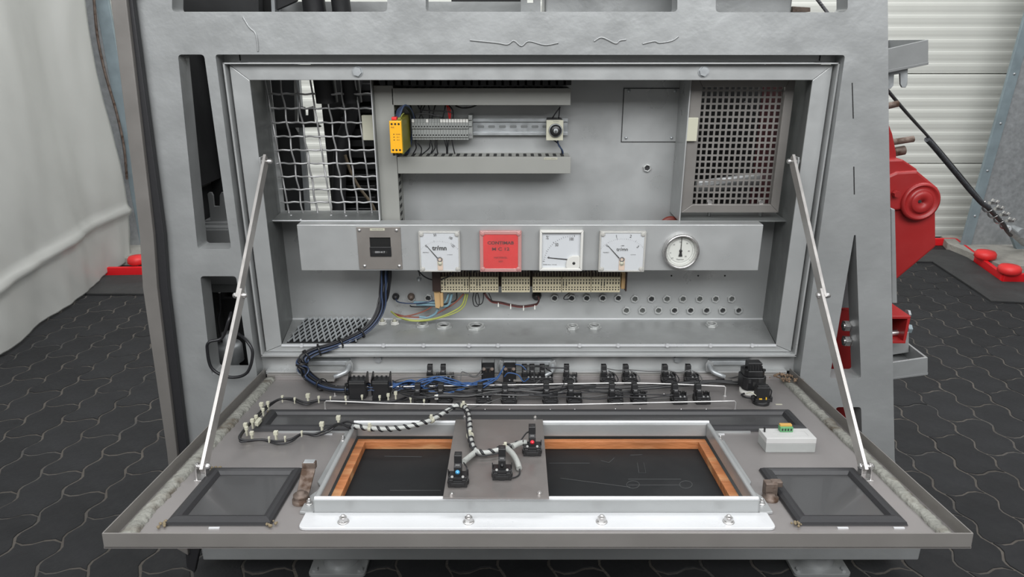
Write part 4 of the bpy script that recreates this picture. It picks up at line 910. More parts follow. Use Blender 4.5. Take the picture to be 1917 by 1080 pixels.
for g, (xa, xb) in enumerate(((825, 878), (879.5, 933), (939, 992), (997, 1051), (1052, 1106), (1107, 1161))):
    A, B = U(xa, 533, YTb).x, U(xb, 533, YTb).x
    t = thing('terminal_block', 'beige ten-way terminal block, '+pos[g], 'terminal block', Vector(((A+B)/2, YTb, zt0)), group='beige terminal blocks under the instrument beam')
    n = 10; dx = (B-A)/n
    for i in range(n):
        xc = A+dx*(i+.5); m = MB(); m.bx(xc-dx*.49, xc+dx*.49, YTb, .13, zt0, zt1); m.bx(xc+dx*.36, xc+dx*.46, YTb+.003, .13, zt1, zt1+.011); tm = part('terminal', m, beige, t)
        h = (zt1-zt0); m = MB()
        m.box((xc, YTb-.0002, zt0+h*.82), (dx*.44, .0006, h*.08)); long_ = (i in (1, 8, 9) and g == 0) or (i in (2, 3) and g == 1) or (i in (0, 1) and g == 4) or (i in (3, 4) and g == 5)
        m.box((xc, YTb-.0002, zt0+h*(.62 if not long_ else .58)), (dx*.36, .0006, h*(.16 if not long_ else .3)))
        m.cyl((xc, YTb-.0006, zt0+h*.34), (xc, YTb, zt0+h*.34), dx*.24, dx*.24, 8); m.cyl((xc, YTb-.0006, zt0+h*.18), (xc, YTb, zt0+h*.18), dx*.24, dx*.24, 8); part('openings', m, blackd, tm)
    m = MB(); m.bx(A, B, YTb+.006, .13, zt1, zt1+.010); part('dark_upper_side', m, brownp, t)
for k, (pts, yy) in enumerate((([(812, 546), (820, 540), (824, 545), (826, 570), (822, 578), (815, 576)], .105), ([(824, 549), (829, 549), (830, 574), (825, 575)], .10))):
    m = MB(); m.prism(poly(pts, yy), YV*.016); solo('loose_terminal', m, orangeb, ['larger', 'smaller'][k]+' orange-beige terminal hanging below the dark end bracket', 'terminal', bevel=.001)
    if k == 1:
        o = bpy.context.scene.collection.objects.get('loose_terminal.001')

# fan-in of dark wires above the blocks
def wires(name, label, cat, specs, parent_loc, group=None):
    t = thing(name, label, cat, parent_loc, group=group)
    for pts, r, mm, nm in specs:
        m = MB(); m.tube(crom(pts, 6), r, 7); part(nm, m, mm, t)
    return t
sp = []
for k in range(34):
    x = 832+k*9.8+R.uniform(-2, 2); sp.append(([U(x+R.uniform(-8, 8), 503, .10), U(x+R.uniform(-2, 2), 510, .108), U(x, 520, .118)], .0016, [blackw, darkbr, blackw][k % 3], 'wire'))
wires('terminal_wiring', 'dark wires dropping behind the beam onto the beige terminal blocks', 'wiring', sp, U(990, 510, .11))
# plugged cable and small loops
m = MB(); p = U(1005, 555, YB-.012); m.lathe(p+YV*.01, (0, -1, 0), [(.012, 0), (.012, .008), (.009, .014), (.006, .02), (0, .02)], 16); solo('cable_plug', m, blackr, 'black plug in the back panel under the beige blocks', 'plug')
t = thing('brown_cable_run', 'dark brown cable tied with white ties under the beige blocks', 'cable', U(950, 572, .13))
path = [U(907, 548, .115), U(913, 557, .115), U(922, 564, .13), U(938, 566, .14), U(955, 570, .145), U(975, 573, .145), U(995, 571, .14), U(1006, 568, .135), U(1009, 560, .13), U(1007, 555, .135)]
m = MB(); m.tube(crom(path, 6), .0024, 8); part('sheath', m, darkbr, t); m = MB(); m.tube([p+Vector((0, .001, -.003)) for p in crom(path[:-2], 6)], .0018, 8); part('sheath', m, mat('dull_red_cable', (.22, .04, .035), 0, .5), t)
for x, y in ((933, 568), (956, 572), (980, 575), (1001, 573)):
    m = MB(); p = U(x, y, .139); m.ring(p-Vector((.001, 0, 0)), (1, 0, 0), .0045, .0034, .002, 10); m.box(p+Vector((0, -.004, -.004)), (.003, .003, .006)); part('cable_tie', m, tagw, t)
wires('black_wire_loops', 'thin black wire loops hanging below the second beige block', 'wire', [([U(887, 548, .115), U(885, 560, .12), U(888, 572, .12), U(896, 572, .12), U(897, 560, .12), U(894, 548, .115)], .0013, blackw, 'wire'), ([U(892, 548, .118), U(890, 560, .12), U(894, 570, .12), U(902, 568, .12), U(905, 558, .12), U(905, 548, .115)], .0013, blackw, 'wire'),
    ([U(915, 549, .12), U(919, 558, .12), U(921, 564, .12)], .0012, blackw, 'wire')], U(895, 570, .12))
wires('loose_wire_loop', 'small black wire loop beside a threaded hole under the blocks', 'wire', [([U(1066, 548, .13), U(1057, 555, .13), U(1056, 560, .13), U(1064, 560, .13), U(1070, 556, .15)], .0013, blackw, 'wire')], U(1062, 560, .13))
sp = [([U(598+200, 548, .12)]*0 or [U(855, 548, .12), U(853, 562, .12), U(830, 570, .12), U(800, 574, .12), U(772, 574, .13), U(768, 572, .14)], .0016, blackw, 'wire'),
      ([U(815, 562, .12), U(790, 567, .12), U(765, 568, .13), U(745, 565, .14), U(741, 559, .15)], .0016, dbluew, 'wire'),
      ([U(840, 550, .12), U(832, 566, .115), U(810, 566, .12), U(775, 566, .13)], .0030, cyanw, 'wire'), ([U(846, 550, .12), U(838, 572, .115), U(812, 571, .12), U(780, 570, .13)], .0034, cyanw, 'wire'),
      ([U(868, 550, .12), U(850, 568, .12), U(815, 588, .12), U(790, 594, .12), U(757, 592, .12), U(735, 586, .14)], .0020, brownw, 'wire'), ([U(812, 572, .12), U(795, 582, .12), U(770, 590, .12), U(748, 592, .12), U(735, 586, .14)], .0018, brownw, 'wire'),
      ([U(872, 550, .12), U(864, 572, .12), U(842, 586, .12), U(815, 596, .12), U(780, 600, .12), U(748, 594, .12), U(732, 583, .14)], .0022, yelw, 'wire'), ([U(876, 550, .12), U(868, 574, .12), U(846, 588, .12), U(800, 600, .12), U(760, 599, .12), U(734, 585, .14)], .0016, yelw, 'wire'),
      ([U(820, 578, .12), U(814, 588, .12), U(800, 594, .12), U(785, 593, .12)], .0034, cyanw, 'wire')]
wires('coloured_wiring', 'pale blue, brown and yellow-green wires curving below the leftmost beige block', 'wiring', sp, U(800, 590, .13))
for x, y, lab in ((740, 557, 'leftmost'), (769, 557, 'second from left')):
    m = MB(); p = U(x, y, YB-.012); m.lathe(p+YV*.01, (0, -1, 0), [(.009, 0), (.009, .006), (.006, .014), (0, .015)], 12); solo('cable_gland', m, [blackr, rusty][x > 750], lab+' dark cable gland on the back panel below the hour counter', 'cable gland')
t = wires('dangling_lug', 'black wire with a steel lug hanging below the first meter', 'wire', [([U(782, 506, .08), U(795, 518, .09), U(812, 524, .10), U(835, 520, .095), U(850, 510, .09)], .0016, blackw, 'wire'), ([U(784, 508, .09), U(786, 516, .10)], .0016, blackw, 'wire')], U(785, 520, .1))
m = MB(); p = U(785, 522, .11); m.lathe(p, (0, -1, 0), [(.006, 0), (.006, .003), (.003, .004), (.003, .012), (0, .012)], 12); part('lug', m, galv, t)

# relay and rail wiring in the upper field
sp = []
for k in range(9):
    dx = k*1.4; sp.append(([U(742+dx*.4, 222, .04), U(745+dx, 206-k, .06), U(757+dx, 199+k*.5, .09), U(770+dx*.5, 215+k, .125), U(772+dx*.2, 240, .135), U(768, 265+k, .14), U(756+k, 287, .145), U(748+k, 291, .14)], .0019, [dbluew, blackw, dbluew][k % 3], 'wire'))
sp.append(([U(741, 226, .085), U(744, 216, .085), U(752, 210, .09)], .0015, cyanw, 'wire')); sp.append(([U(748, 226, .085), U(752, 216, .085), U(756, 212, .09)], .0013, yelw, 'wire'))
wires('blue_wire_bundle', 'dark blue wire bundle looping round the yellow relay', 'wiring', sp, U(770, 250, .13))
sp = []
for a, b, c_ in ((768, 772, 780), (790, 787, 793), (796, 790, 784), (802, 804, 804), (815, 812, 808), (834, 832, 828), (840, 848, 848)):
    sp.append(([U(a, 196, .125), U(b, 208, .12), U(c_, 224, .13)], .0014, blackw, 'wire'))
sp.append(([U(757, 197, .12), U(780, 196, .12), U(790, 206, .12), U(830, 208, .12), U(847, 212, .12), U(848, 224, .13)], .0014, blackw, 'wire')); sp.append(([U(776, 214, .12), U(800, 213, .12), U(820, 218, .12), U(836, 224, .13)], .0014, blackw, 'wire'))
sp.append(([U(838, 197, .12), U(843, 208, .12), U(842, 224, .13)], .0018, redw, 'wire')); sp.append(([U(836, 197, .12), U(839, 208, .12), U(841, 222, .13)], .0014, redw, 'wire'))
sp.append(([U(853, 198, .125), U(865, 202, .12), U(880, 201, .125), U(892, 197, .13)], .0016, blackw, 'wire'))
wires('upper_strip_wiring', 'black wires and one red wire above the grey terminal strip', 'wiring', sp, U(810, 210, .13))
sp = []
for a, b, c_ in ((777, 779, 772), (778, 789, 788), (806, 803, 789), (806, 810, 805), (815, 814, 806), (818, 818, 820), (832, 836, 836), (836, 838, 838), (840, 838, 837), (846, 849, 852)):
    sp.append(([U(a, 262, .13), U((a+b)/2, 270, .13), U(b, 278, .135), U(c_, 290, .142)], .0014, blackw, 'wire'))
wires('lower_strip_wiring', 'black wires from the grey terminal strip into the lower duct', 'wiring', sp, U(810, 280, .13))
wires('selector_wiring', 'black wires above and below the rotary selector', 'wiring', [([U(1048, 200, .12), U(1047, 212, .12), U(1045, 226, .13)], .0014, blackw, 'wire'), ([U(1049, 200, .12), U(1040, 212, .12), U(1032, 224, .13)], .0014, blackw, 'wire'), ([U(1044, 262, .125), U(1046, 272, .13), U(1053, 282, .135), U(1054, 291, .14)], .0018, dbluew, 'wire'), ([U(1036, 262, .125), U(1044, 268, .13), U(1051, 280, .135), U(1052, 291, .14)], .0016, blackw, 'wire')], U(1045, 280, .13))

# ================================================================== OPENED DOOR
dr = thing('cabinet_door', 'brushed steel cabinet door folded down as a tray in front of the cabinet', 'door', D(0, 0, -.003))
def dbox(u0, u1, v0, v1, h0, h1, mb=None):
    mb = mb or MB()
    return mb.hexa([D(u0, v0, h0), D(u1, v0, h0), D(u1, v1, h0), D(u0, v1, h0)], [D(u0, v0, h1), D(u1, v0, h1), D(u1, v1, h1), D(u0, v1, h1)])
def dquad(pts, h0, h1, mb=None):   # polygon in (u, v)
    mb = mb or MB(); return mb.prism([D(u, v, h0) for u, v in pts], DN*(h1-h0))
FU0, FU1, FV0, FV1 = -.3105, .3865, .311, .595          # inner hopper frame
# pan with the rectangular opening: four strips
for i, a in enumerate(((DL, DR_, 0.004, FV0), (DL, DR_, FV1, DD), (DL, FU0, FV0, FV1), (FU1, DR_, FV0, FV1))):
    part('pan_sheet', dbox(*a, -.003, 0), stainless, dr)
part('front_rim', dbox(DL, DR_, DD-.002, DD, -.003, .022), tan_steel, dr, .0008)
part('side_rim', dbox(DL, DL+.002, 0, DD-.002, 0, .022), tan_steel, dr, .0005)
part('side_rim', dbox(DR_-.002, DR_, 0, DD-.002, 0, .022), tan_steel, dr, .0005)
part('rear_flange', dbox(DL+.01, DR_-.02, .0, .016, 0, .012), tan_steel, dr, .001)
part('rear_ledge', dbox(DL+.03, DR_-.03, .016, .020, 0, .010), stainless, dr, .0006)
# rivets / screws in rows
for px, py in [(609, 768), (706, 768), (785, 767), (836, 767), (908, 766), (954, 766), (1030, 766), (1076, 766), (1152, 765), (1198, 765), (1275, 766), (1322, 766), (895, 738), (929, 737), (937, 737), (971, 737), (1011, 737), (1045, 737), (1054, 736), (1088, 736), (1243, 737), (706, 780)]:
    p = DP(px, py, 0); m = MB(); m.lathe(p, DN, [(.0018, 0), (.0014, .0012), (0, .0015)], 8); part('rivet', m, steelb, dr)

# foam seals
def foam(u0, u1, v0, v1, seed):
    m = MB(); n = 220; vs = []; rr = random.Random(seed); wv = 0; wv2 = 0
    for i in range(n+1):
        v = v0+(v1-v0)*i/n; wv = wv*.5+rr.uniform(-.0012, .0012); wv2 = wv2*.6+rr.uniform(-.0018, .0018); c = (u0+u1)/2+wv*.4; hw = (u1-u0)/2
        for a, h in ((-hw+wv*.3, 0), (-hw*.93+wv*.3, .0055), (-hw*.5, .0068+wv*.4), (hw*.4+wv, .0066+wv2*.5), (hw*.85+wv2, .004), (hw+wv2, 0)): vs.append(D(c+a, v, max(0, h)))
    fs = [(i*6+k, i*6+k+1, (i+1)*6+k+1, (i+1)*6+k) for i in range(n) for k in range(5)]+[(0, 1, 2, 3, 4, 5), tuple(n*6+k for k in range(6))]
    m.add(vs, fs, None, True); return m
solo('foam_seal', foam(-.583, -.560, .018, .672, 1), foamm, 'rough grey foam seal strip along the left side of the opened door', 'seal', 'foam seals of the door')
solo('foam_seal', foam(.634, .657, .018, .672, 2), foamm, 'rough grey foam seal strip along the right side of the opened door', 'seal', 'foam seals of the door')
m = MB(); rr = random.Random(5)
for k in range(60):
    p = D(.640+rr.gauss(0, .012), .012+rr.random()*.05, .012); m.ball(p+DN*rr.uniform(0, .004), rr.uniform(.001, .0035), None, 5, 4)
solo('debris', m, debris, 'brown crumbly debris at the right hinge corner of the door', 'debris', kind='stuff')

# black gasket windows
def gasket_window(name, label, outer_, inner, wd=.018, hh=.009, cover=None):
    t = thing(name, label, 'window', D(sum(p[0] for p in outer_)/4, outer_[2][1], 0))
    g = MB(); g.prism([D(u, v, .0006) for u, v in outer_], DN*.0012); part('pane', g, glass_d, t)
    for i in range(4):
        a, b, c, d = Vector(outer_[i]), Vector(outer_[(i+1) % 4]), Vector(inner[(i+1) % 4]), Vector(inner[i])
        m = MB(); vs = []
        for (o_, n_) in ((a, d), (b, c)):
            for k, h in ((0, .0), (.08, .55), (.3, .9), (.55, 1), (.8, .8), (1, .15)):
                q = o_.lerp(n_, k); vs.append(D(q.x, q.y, .001+h*hh))
        m.add(vs, [(k, k+1, 7+k, 6+k) for k in range(5)]+[(0, 1, 2, 3, 4, 5), (6, 7, 8, 9, 10, 11), (0, 5, 11, 6)], None, False); part('gasket', m, blackr, t)
    return t
def rect(u0, u1, v0, v1): return [(u0, v0), (u1, v0), (u1, v1), (u0, v1)]
w1 = gasket_window('gasket_window', 'dark square window in black rubber gasket at the left of the door', rect(-.528, -.366, .455, .626), rect(-.505, -.386, .474, .604))
w2 = gasket_window('gasket_window', 'dark square window in black rubber gasket at the right of the door', rect(.434, .602, .455, .626), rect(.456, .581, .474, .604))
w3 = gasket_window('long_gasket_window', 'long narrow window in black rubber gasket behind the raised frame', rect(-.512, .586, .206, .300), rect(-.488, .562, .224, .280))
for u, v in ((-.528, .626), (-.366, .626), (-.366, .455), (-.505, .212), (.434, .626), (-.52, .455)):
    m = MB(); rr = random.Random(int(u*1000+v*77))
    for k in range(9): m.ball(D(u+rr.gauss(0, .004), v+rr.gauss(0, .004), .004), rr.uniform(.0015, .003), None, 5, 4)
    part('dried_sealant', m, mat('dried_sealant', (.20, .16, .10), 0, .9), w1 if u < 0 and v > .4 else (w3 if u < 0 else w2))
part('sealing_bead', dbox(-.47, -.32, .301, .304, 0, .003), silver, w3); part('sealing_bead', dbox(.40, .47, .301, .305, 0, .003), silver, w3)
for u, v in ((-.36, .312), (.408, .312), (-.45, .632), (.50, .632), (.585, .632)):
    m = dbox(u-.008, u+.008, v-.0015, v+.0015, 0, .002); part('paint_residue', m, silver_hi, w3 if v < .4 else (w1 if u < 0 else w2))

# raised silver hopper frame
hf = thing('raised_frame', 'raised silver rectangular frame bolted over the door opening', 'frame', D(.04, .6, 0))
HT = .027
def wallq(o0, o1, i0, i1, nm, mm=silver): # wall between outer edge and inner edge
    m = MB(); m.hexa([D(*o0, -.001), D(*o1, -.001), D(*i1, -.001), D(*i0, -.001)], [D(*o0, HT), D(*o1, HT), D(*i1, HT), D(*i0, HT)]); return part(nm, m, mm, hf, .003, None, 3)
T = .009
O4 = rect(FU0, FU1, FV0, FV1); I4 = rect(FU0+T, FU1-T, FV0+T, FV1-.007)
wallq(O4[0], O4[1], I4[0], I4[1], 'rear_wall'); wallq(O4[2], O4[3], I4[2], I4[3], 'front_wall', silver); wallq(O4[1], O4[2], I4[1], I4[2], 'side_wall'); wallq(O4[3], O4[0], I4[3], I4[0], 'side_wall')
part('front_flange', dquad([(p.x, p.y) for p in fillet([(FU0-.012, FV1, 0), (FU1+.012, FV1, 0), (FU1+.012, FV1+.043, 0), (FU0-.012, FV1+.043, 0)], [0, 0, .012, .012])], .0, .0045), silver_hi, hf, .0012)
sf = [(FU0, FV0-.006), (FU0-.016, FV0-.004), (FU0-.019, .50), (FU0-.010, .515), (FU0-.012, .53), (FU0-.022, .55), (FU0-.022, FV1-.002), (FU0-.012, FV1), (FU0, FV1)]
part('side_flange', dquad(sf, 0, .0045), silver, hf, .001)
sf = [(FU1, FV0-.006), (FU1+.014, FV0-.012), (FU1+.019, .34), (FU1+.019, .50), (FU1+.010, .515), (FU1+.012, .53), (FU1+.022, .55), (FU1+.022, FV1-.002), (FU1+.012, FV1), (FU1, FV1)]
part('side_flange', dquad(sf[::-1], 0, .0045), silver, hf, .001)
m = MB(); m.tube([D(FU0+.003, FV0+.002, HT), D(FU1-.003, FV0+.002, HT)], .0035, 8); part('edge_bead', m, silver_hi, hf)
m = MB(); m.tube([D(FU0+.003, FV1-.003, HT), D(FU1-.003, FV1-.003, HT)], .0035, 8); part('edge_bead', m, silver_hi, hf)
for u, v in [(DP(x, y, .0045).x, FV1+.026) for x, y in ((641, 981), (877, 980), (1127, 980), (1366, 981))]+[(FU0-.012, .345), (FU0-.013, .57), (FU1+.011, .345), (FU1+.012, .57)]:
    big = v > FV1; r = .0068 if big else .0045; m = MB(); p = D(u, v, .0045); m.lathe(p, DN, [(r*1.35, 0), (r*1.3, .0012), (r*1.05, .0016)], 20); m.cyl(p, p+DN*(.008 if big else .006), r, r*.95, 6, None, False); m.lathe(p+DN*(.008 if big else .006), DN, [(r*.55, 0), (r*.5, .003), (0, .004)], 10); part('bolt', m, steelb, hf, .0004)
# wooden frame and black board inside
WI = [(FU0+T, FV0+T), (FU1-T, FV0+T), (FU1-T, FV1-.007), (FU0+T, FV1-.007)]; 
t = thing('wooden_frame', 'orange-brown wooden frame inside the raised silver frame', 'frame', D(.04, .59, -.02))
a0, a1, b0, b1 = FU0+T+.002, FU1-T-.002, FV0+T+.002, FV1-.009; tw = .016
part('rail', dbox(a0, a1, b0, b0+.012, -.020, -.004), wood, t, .001); part('rail', dbox(a0, a1, b1-.012, b1, -.020, -.004), wood, t, .001)
part('stile', dbox(a0, a0+tw, b0+.0125, b1-.0125, -.020, -.004), wood, t, .001); part('stile', dbox(a1-tw, a1, b0+.0125, b1-.0125, -.020, -.004), wood, t, .001)
bd = solo('black_board', dbox(a0-.002, a1+.002, b0-.002, b1+.002, -.024, -.0203), blackbd, 'matt black board with faint chalk sketches inside the wooden frame', 'board')
def chalkline(pts, closed=False):
    m = MB(); m.tube([DP(x, y, -.0202) for x, y in pts], .00055, 4, closed=closed); part('chalk_mark', m, chalk, bd)
chalkline([(1176+0, 908), (1275, 908)]); chalkline([(1176, 897), (1275, 897)]); 
for cx_ in (1185, 1284): chalkline([(cx_+12*math.cos(a), 907+7*math.sin(a)) for a in [PI*k/8 for k in range(16)]], True)
chalkline([(1193, 866), (1196, 885), (1209, 885), (1205, 866)]); chalkline([(1180, 852), (1202, 851)]); chalkline([(1125, 862), (1140, 866), (1150, 857)]); chalkline([(1028, 867), (1104, 867)]); chalkline([(1049, 895), (1180, 912)]); chalkline([(730, 918), (825, 918)]); chalkline([(720, 854), (790, 855)])

# metal plate bridging the frame
t = thing('mounting_plate', 'brushed steel plate laid across the raised frame carrying three contact blocks', 'plate', D(-.025, .593, HT))
pp = [DP(x, y, HT+.006) for x, y in ((853, 785), (1016, 785), (1028, 933), (829, 932))]
m = MB(); m.prism([q-DN*.0018 for q in pp], DN*.0018); part('sheet', m, stainless_d, t, .0004)
for x, y in ((870, 783), (1002, 784), (846, 926), (1010, 925)):
    p = DP(x, y, HT+.006)-(DV*.004 if y < 800 else DV*0); m = MB(); m.cyl(p-DN*.006, p+DN*.005, .002, .002, 10); m.nut(p, DN, .0038, .003); part('screw', m, steelb, t)

# contact blocks (backs of push buttons)
def contact_block(label, lens=None, side=-1, tall=.036, group='black contact blocks on the door'):
    t = thing('contact_block', label, 'contact block', (0, 0, 0), rot=DROT, group=group); t.scale = (1.14, 1.14, 1.14)
    m = MB(); m.box((0, 0, .005), (.027, .029, .010)); m.box((0, -.003, .012), (.026, .020, .005)); m.box((0, -.0148, .005), (.020, .002, .005)); m.cyl((0, 0, 0), (0, 0, .003), .0155, .0155, 20); m.box((-.009, -.0135, .008), (.006, .003, .008)); m.box((.009, -.0135, .008), (.006, .003, .008)); part('mounting_collar', m, blackp, t, .0008)
    for s in (-1, 1):
        m = MB(); m.prism([(s*.0132, -.006, .006), (s*.0132, .010, .006), (s*.0132, .009, .013), (s*.0132, -.001, .021), (s*.0132, -.003, .012)], (s*.0012, 0, 0)); part('side_lug', m, blackp, t)
    bxx = side*.0075 if lens is None else 0
    m = MB(); m.prism([(bxx-.0052, -.009, .007), (bxx-.0052, .012, .007), (bxx-.0052, .012, tall), (bxx-.0052, -.001, tall), (bxx-.0052, -.003, tall*.72), (bxx-.0052, -.009, tall*.66)], (.0104, 0, 0)); b = part('contact_body', m, blackp, t, .0007)
    m = MB(); m.box((bxx, -.0052-.001, tall*.71), (.006, .0012, .0022)); part('white_marking', m, inkg, b)
    m = MB(); m.box((bxx, .003, tall+.0003), (.0055, .006, .0008)); part('recess', m, ink, b)
    if side > 0 or lens is None:
        m = MB(); 
        for q in (-.002, .004, .009): m.box((-bxx+q*.6, .006, .012), (.0012, .010, .012))
        part('latch_fins', m, blackp, t)
    for s in (-1, 1):
        m = MB(); m.cyl((s*.0075 if lens else s*.004-bxx*.5, -.010, .0135), (s*.0075 if lens else s*.004-bxx*.5, -.012, .0155), .0019, .0019, 8); part('terminal_screw', m, mat('dull_contact_metal', (.25, .25, .24), .3, .5) if lens else inkg, t)
    if lens: m = MB(); m.lathe((0, -.0088, tall*.5), (0, -1, 0), [(.0032, 0), (.003, .002), (0, .0035)], 12); part('lamp', m, lens, t)
    return t
def copy_block(src, loc, label, rz=0):
    return dup(src, loc, (-DA, 0, rz), label)
rowA = [(812, 'behind the blue wires, left of its twin'), (837, 'behind the blue wires, right of its twin'), (989, 'first of the touching pair by the tall blocks'), (1003, 'second of the touching pair by the tall blocks'), (1022, 'just right of the touching pair'), (1067, 'below the centre hinge end'), (1137, 'left of the bolt pair at centre right'), (1178, 'right of centre, beside its like'), (1251, 'second from the right end'), (1294, 'nearest the big camera-side switch')]
rowA = [(x, 'rear-row black contact block on the door, '+s) for x, s in zip([r[0] for r in rowA], ['leftmost of its row', 'second from left', 'left one of the touching pair', 'right one of the touching pair', 'directly right of the touching pair', 'sixth from left, under the centre hinge end', 'fourth from the right end', 'third from the right end', 'second from the right end', 'rightmost, before the big switch'])]
rowB = [(x, 'front-row black contact block on the door, '+s) for x, s in zip([790, 833, 906, 953, 1030, 1075, 1152, 1195, 1270, 1313], ['leftmost, amid the blue wires', 'second from left, above the striped harness', 'third from left, under the first tall block', 'fourth from left, under the second tall block', 'fifth from left', 'sixth from left', 'fourth from the right end', 'third from the right end', 'second from the right end', 'rightmost of its row'])]
proto = None; BL = {}
for row, py, tl in ((rowA, 715, .036), (rowB, 752, .036)):
    for k, (x, lab) in enumerate(row):
        c = DP(x, py, 0); 
        if proto is None: proto = contact_block(lab); o = proto; o.location = c
        else: o = copy_block(proto, c, lab, R.uniform(-.06, .06))
        BL[(py, k)] = c
for (x, y), ln, lab in (((858, 903), bluelens, 'black contact block with blue lamp at the front left of the bridging plate'), ((940, 890), None, 'black contact block without lamp at the middle of the bridging plate'), ((996, 846), redlens, 'black contact block with red lamp at the rear right of the bridging plate')):
    o = contact_block(lab, ln or blackp, tall=.042, group='contact blocks on the bridging plate'); o.location = DP(x, y, HT+.006)
# tall twin-terminal blocks
for x, lab in ((914, 'left one of two tall black blocks behind the wires'), (954, 'right one of two tall black blocks behind the wires')):
    t = thing('tall_contact_block', lab, 'contact block', DP(x, 716, 0), rot=DROT, group='tall black blocks on the door')
    m = MB(); m.box((0, 0, .003), (.03, .03, .006)); m.box((0, .002, .022), (.0285, .022, .036)); part('body', m, blackp, t, .0008)
    m = MB()
    for s in (-1, 1): m.box((s*.0146, .002, .028), (.001, .026, .050))
    part('side_fin', m, blackp, t)
    m = MB(); m.box((0, .005, .043), (.027, .010, .006)); part('upper_bar', m, blackp, t)
    for s in (-1, 1):
        m = MB(); m.cyl((s*.0095, -.009, .036), (s*.0095, -.012, .038), .0038, .0038, 12); m.box((s*.0045, -.0095, .034), (.001, .002, .009)); part('terminal_screw', m, rusty, t)
    m = MB(); m.lathe((0, -.0095, .010), (0, -1, 0), [(.002, 0), (.0015, .002), (0, .002)], 8); part('rivet', m, galv, t)
# square black sockets with combs
for x, lab in ((673, 'square black socket block, left one, where the wire bundle ends'), (716, 'square black socket block, right one, before the blue wires')):
    t = thing('socket_block', lab, 'socket', DP(x-1, 742, 0), rot=DROT, group='square black sockets on the door')
    m = MB(); m.box((0, 0, .021), (.036, .030, .042)); part('housing', m, blackp, t, .001)
    m = MB()
    for s in (-1, 1): m.prism([(s*.0185, -.016, .008), (s*.0185, .018, .008), (s*.0185, .018, .052), (s*.0185, .010, .056), (s*.0185, -.016, .044)], (s*.0015, 0, 0))
    part('side_plate', m, blackp, t)
    m = MB()
    for q in range(3): m.box((-.011+q*.0105, .010, .0435), (.004, .006, .003))
    part('comb', m, blackp, t)
    m = MB(); m.box((0, -.0155, .037), (.034, .001, .004)); part('front_ridge', m, mat('worn_black_plastic', (.05, .05, .05), 0, .4), t)
    m = MB(); m.box((-.002, -.006, .003), (.03, .034, .006)); m.box((0, -.03, .002), (.03, .012, .004)); part('foot', m, blackp, t)

# big multi-stage switch and lamp holder at right
t = thing('rotary_cam_switch', 'bulky black multi-stage switch at the right rear of the door', 'switch', DP(1406, 733, 0), rot=DROT)
m = MB(); m.lathe((0, 0, 0), (0, 0, 1), [(.026, 0), (.026, .008), (.02, .010)], 28); part('white_base', m, whitep, t)
m = MB(); m.prism([(-.026, -.016, .012), (-.018, -.024, .012), (.018, -.024, .012), (.026, -.014, .012), (.026, .018, .012), (.018, .024, .012), (-.018, .024, .012), (-.026, .018, .012)], (0, 0, .030)); part('lower_stage', m, blackp, t, .0015)
m = MB(); m.prism([(-.023, -.012, .042), (-.016, -.020, .042), (.016, -.020, .042), (.023, -.010, .042), (.023, .016, .042), (-.023, .016, .042)], (0, 0, .014)); part('upper_stage', m, blackp, t, .0012)
m = MB(); m.box((0, 0, .064), (.030, .022, .018)); m.box((0, -.011, .070), (.032, .003, .004))
for q in range(5): m.box((-.012+q*.006, -.0115, .062), (.002, .002, .012))
part('top_cap', m, blackp, t, .0008)
for a, b in ((-.014, .034), (-.004, .028), (.008, .036), (.018, .026)):
    m = MB(); m.box((a, -.0245, b), (.006, .002, .009)); part('contact_window', m, ink, t)
for s in (-1, 1):
    for q in (-1, 1): m = MB(); m.cyl((s*.019, q*.010-.006, .056), (s*.019, q*.010-.006, .060), .004, .0035, 10); part('terminal_post', m, blackp, t)
m = MB(); m.ball((.006, -.0245, .016), .0022); part('blue_dot', m, bluelens, t)
m = MB(); m.tube(crom([(-.022, -.02, .004), (-.03, -.026, .003), (-.024, -.040, .003), (.0, -.046, .003), (.008, -.036, .008)], 6), .002, 6); part('wire_link', m, blackw, t)
t = thing('lamp_holder', 'black lamp holder with yellow contacts in front of the bulky switch', 'lamp holder', DP(1424, 755, 0), rot=DROT)
m = MB(); m.lathe((0, 0, 0), (0, 0, 1), [(.018, 0), (.018, .006), (.015, .008)], 20); m.box((0, 0, .011), (.032, .024, .008)); m.box((.019, -.004, .012), (.006, .008, .012)); m.box((-.019, -.002, .013), (.006, .008, .010)); part('collar', m, blackp, t, .0008)
m = MB(); m.prism([(-.014, -.011, .014), (.014, -.011, .014), (.015, .011, .014), (-.013, .011, .014)], (.001, .002, .026)); m.box((0, .002, .041), (.022, .016, .004)); part('body', m, blackp, t, .001)
m = MB(); m.box((-.006, -.0128, .0155), (.006, .002, .0022)); m.box((.006, -.0128, .0165), (.0022, .002, .005)); part('yellow_contact', m, yellens, t)
m = MB(); m.tube(crom([(.014, .0, .036), (.020, -.002, .030), (.018, -.004, .016)], 6), .0015, 6); part('wire_link', m, blackw, t)
m = MB(); m.tube(crom([(-.013, -.006, .020), (-.021, .002, .024), (-.028, .014, .018)], 6), .0012, 6); part('wire_link', m, creamp, t)
m = dbox(*[0]*6) if 0 else MB(); p = DP(1452, 757, .0); q = DP(1464, 757, 0); m.hexa([p-DV*.002, q-DV*.002, q+DV*.002, p+DV*.002], [x+DN*.0006 for x in (p-DV*.002, q-DV*.002, q+DV*.002, p+DV*.002)]); solo('label_strip', m, creamp, 'small cream label strip stuck beside the lamp holder', 'label')

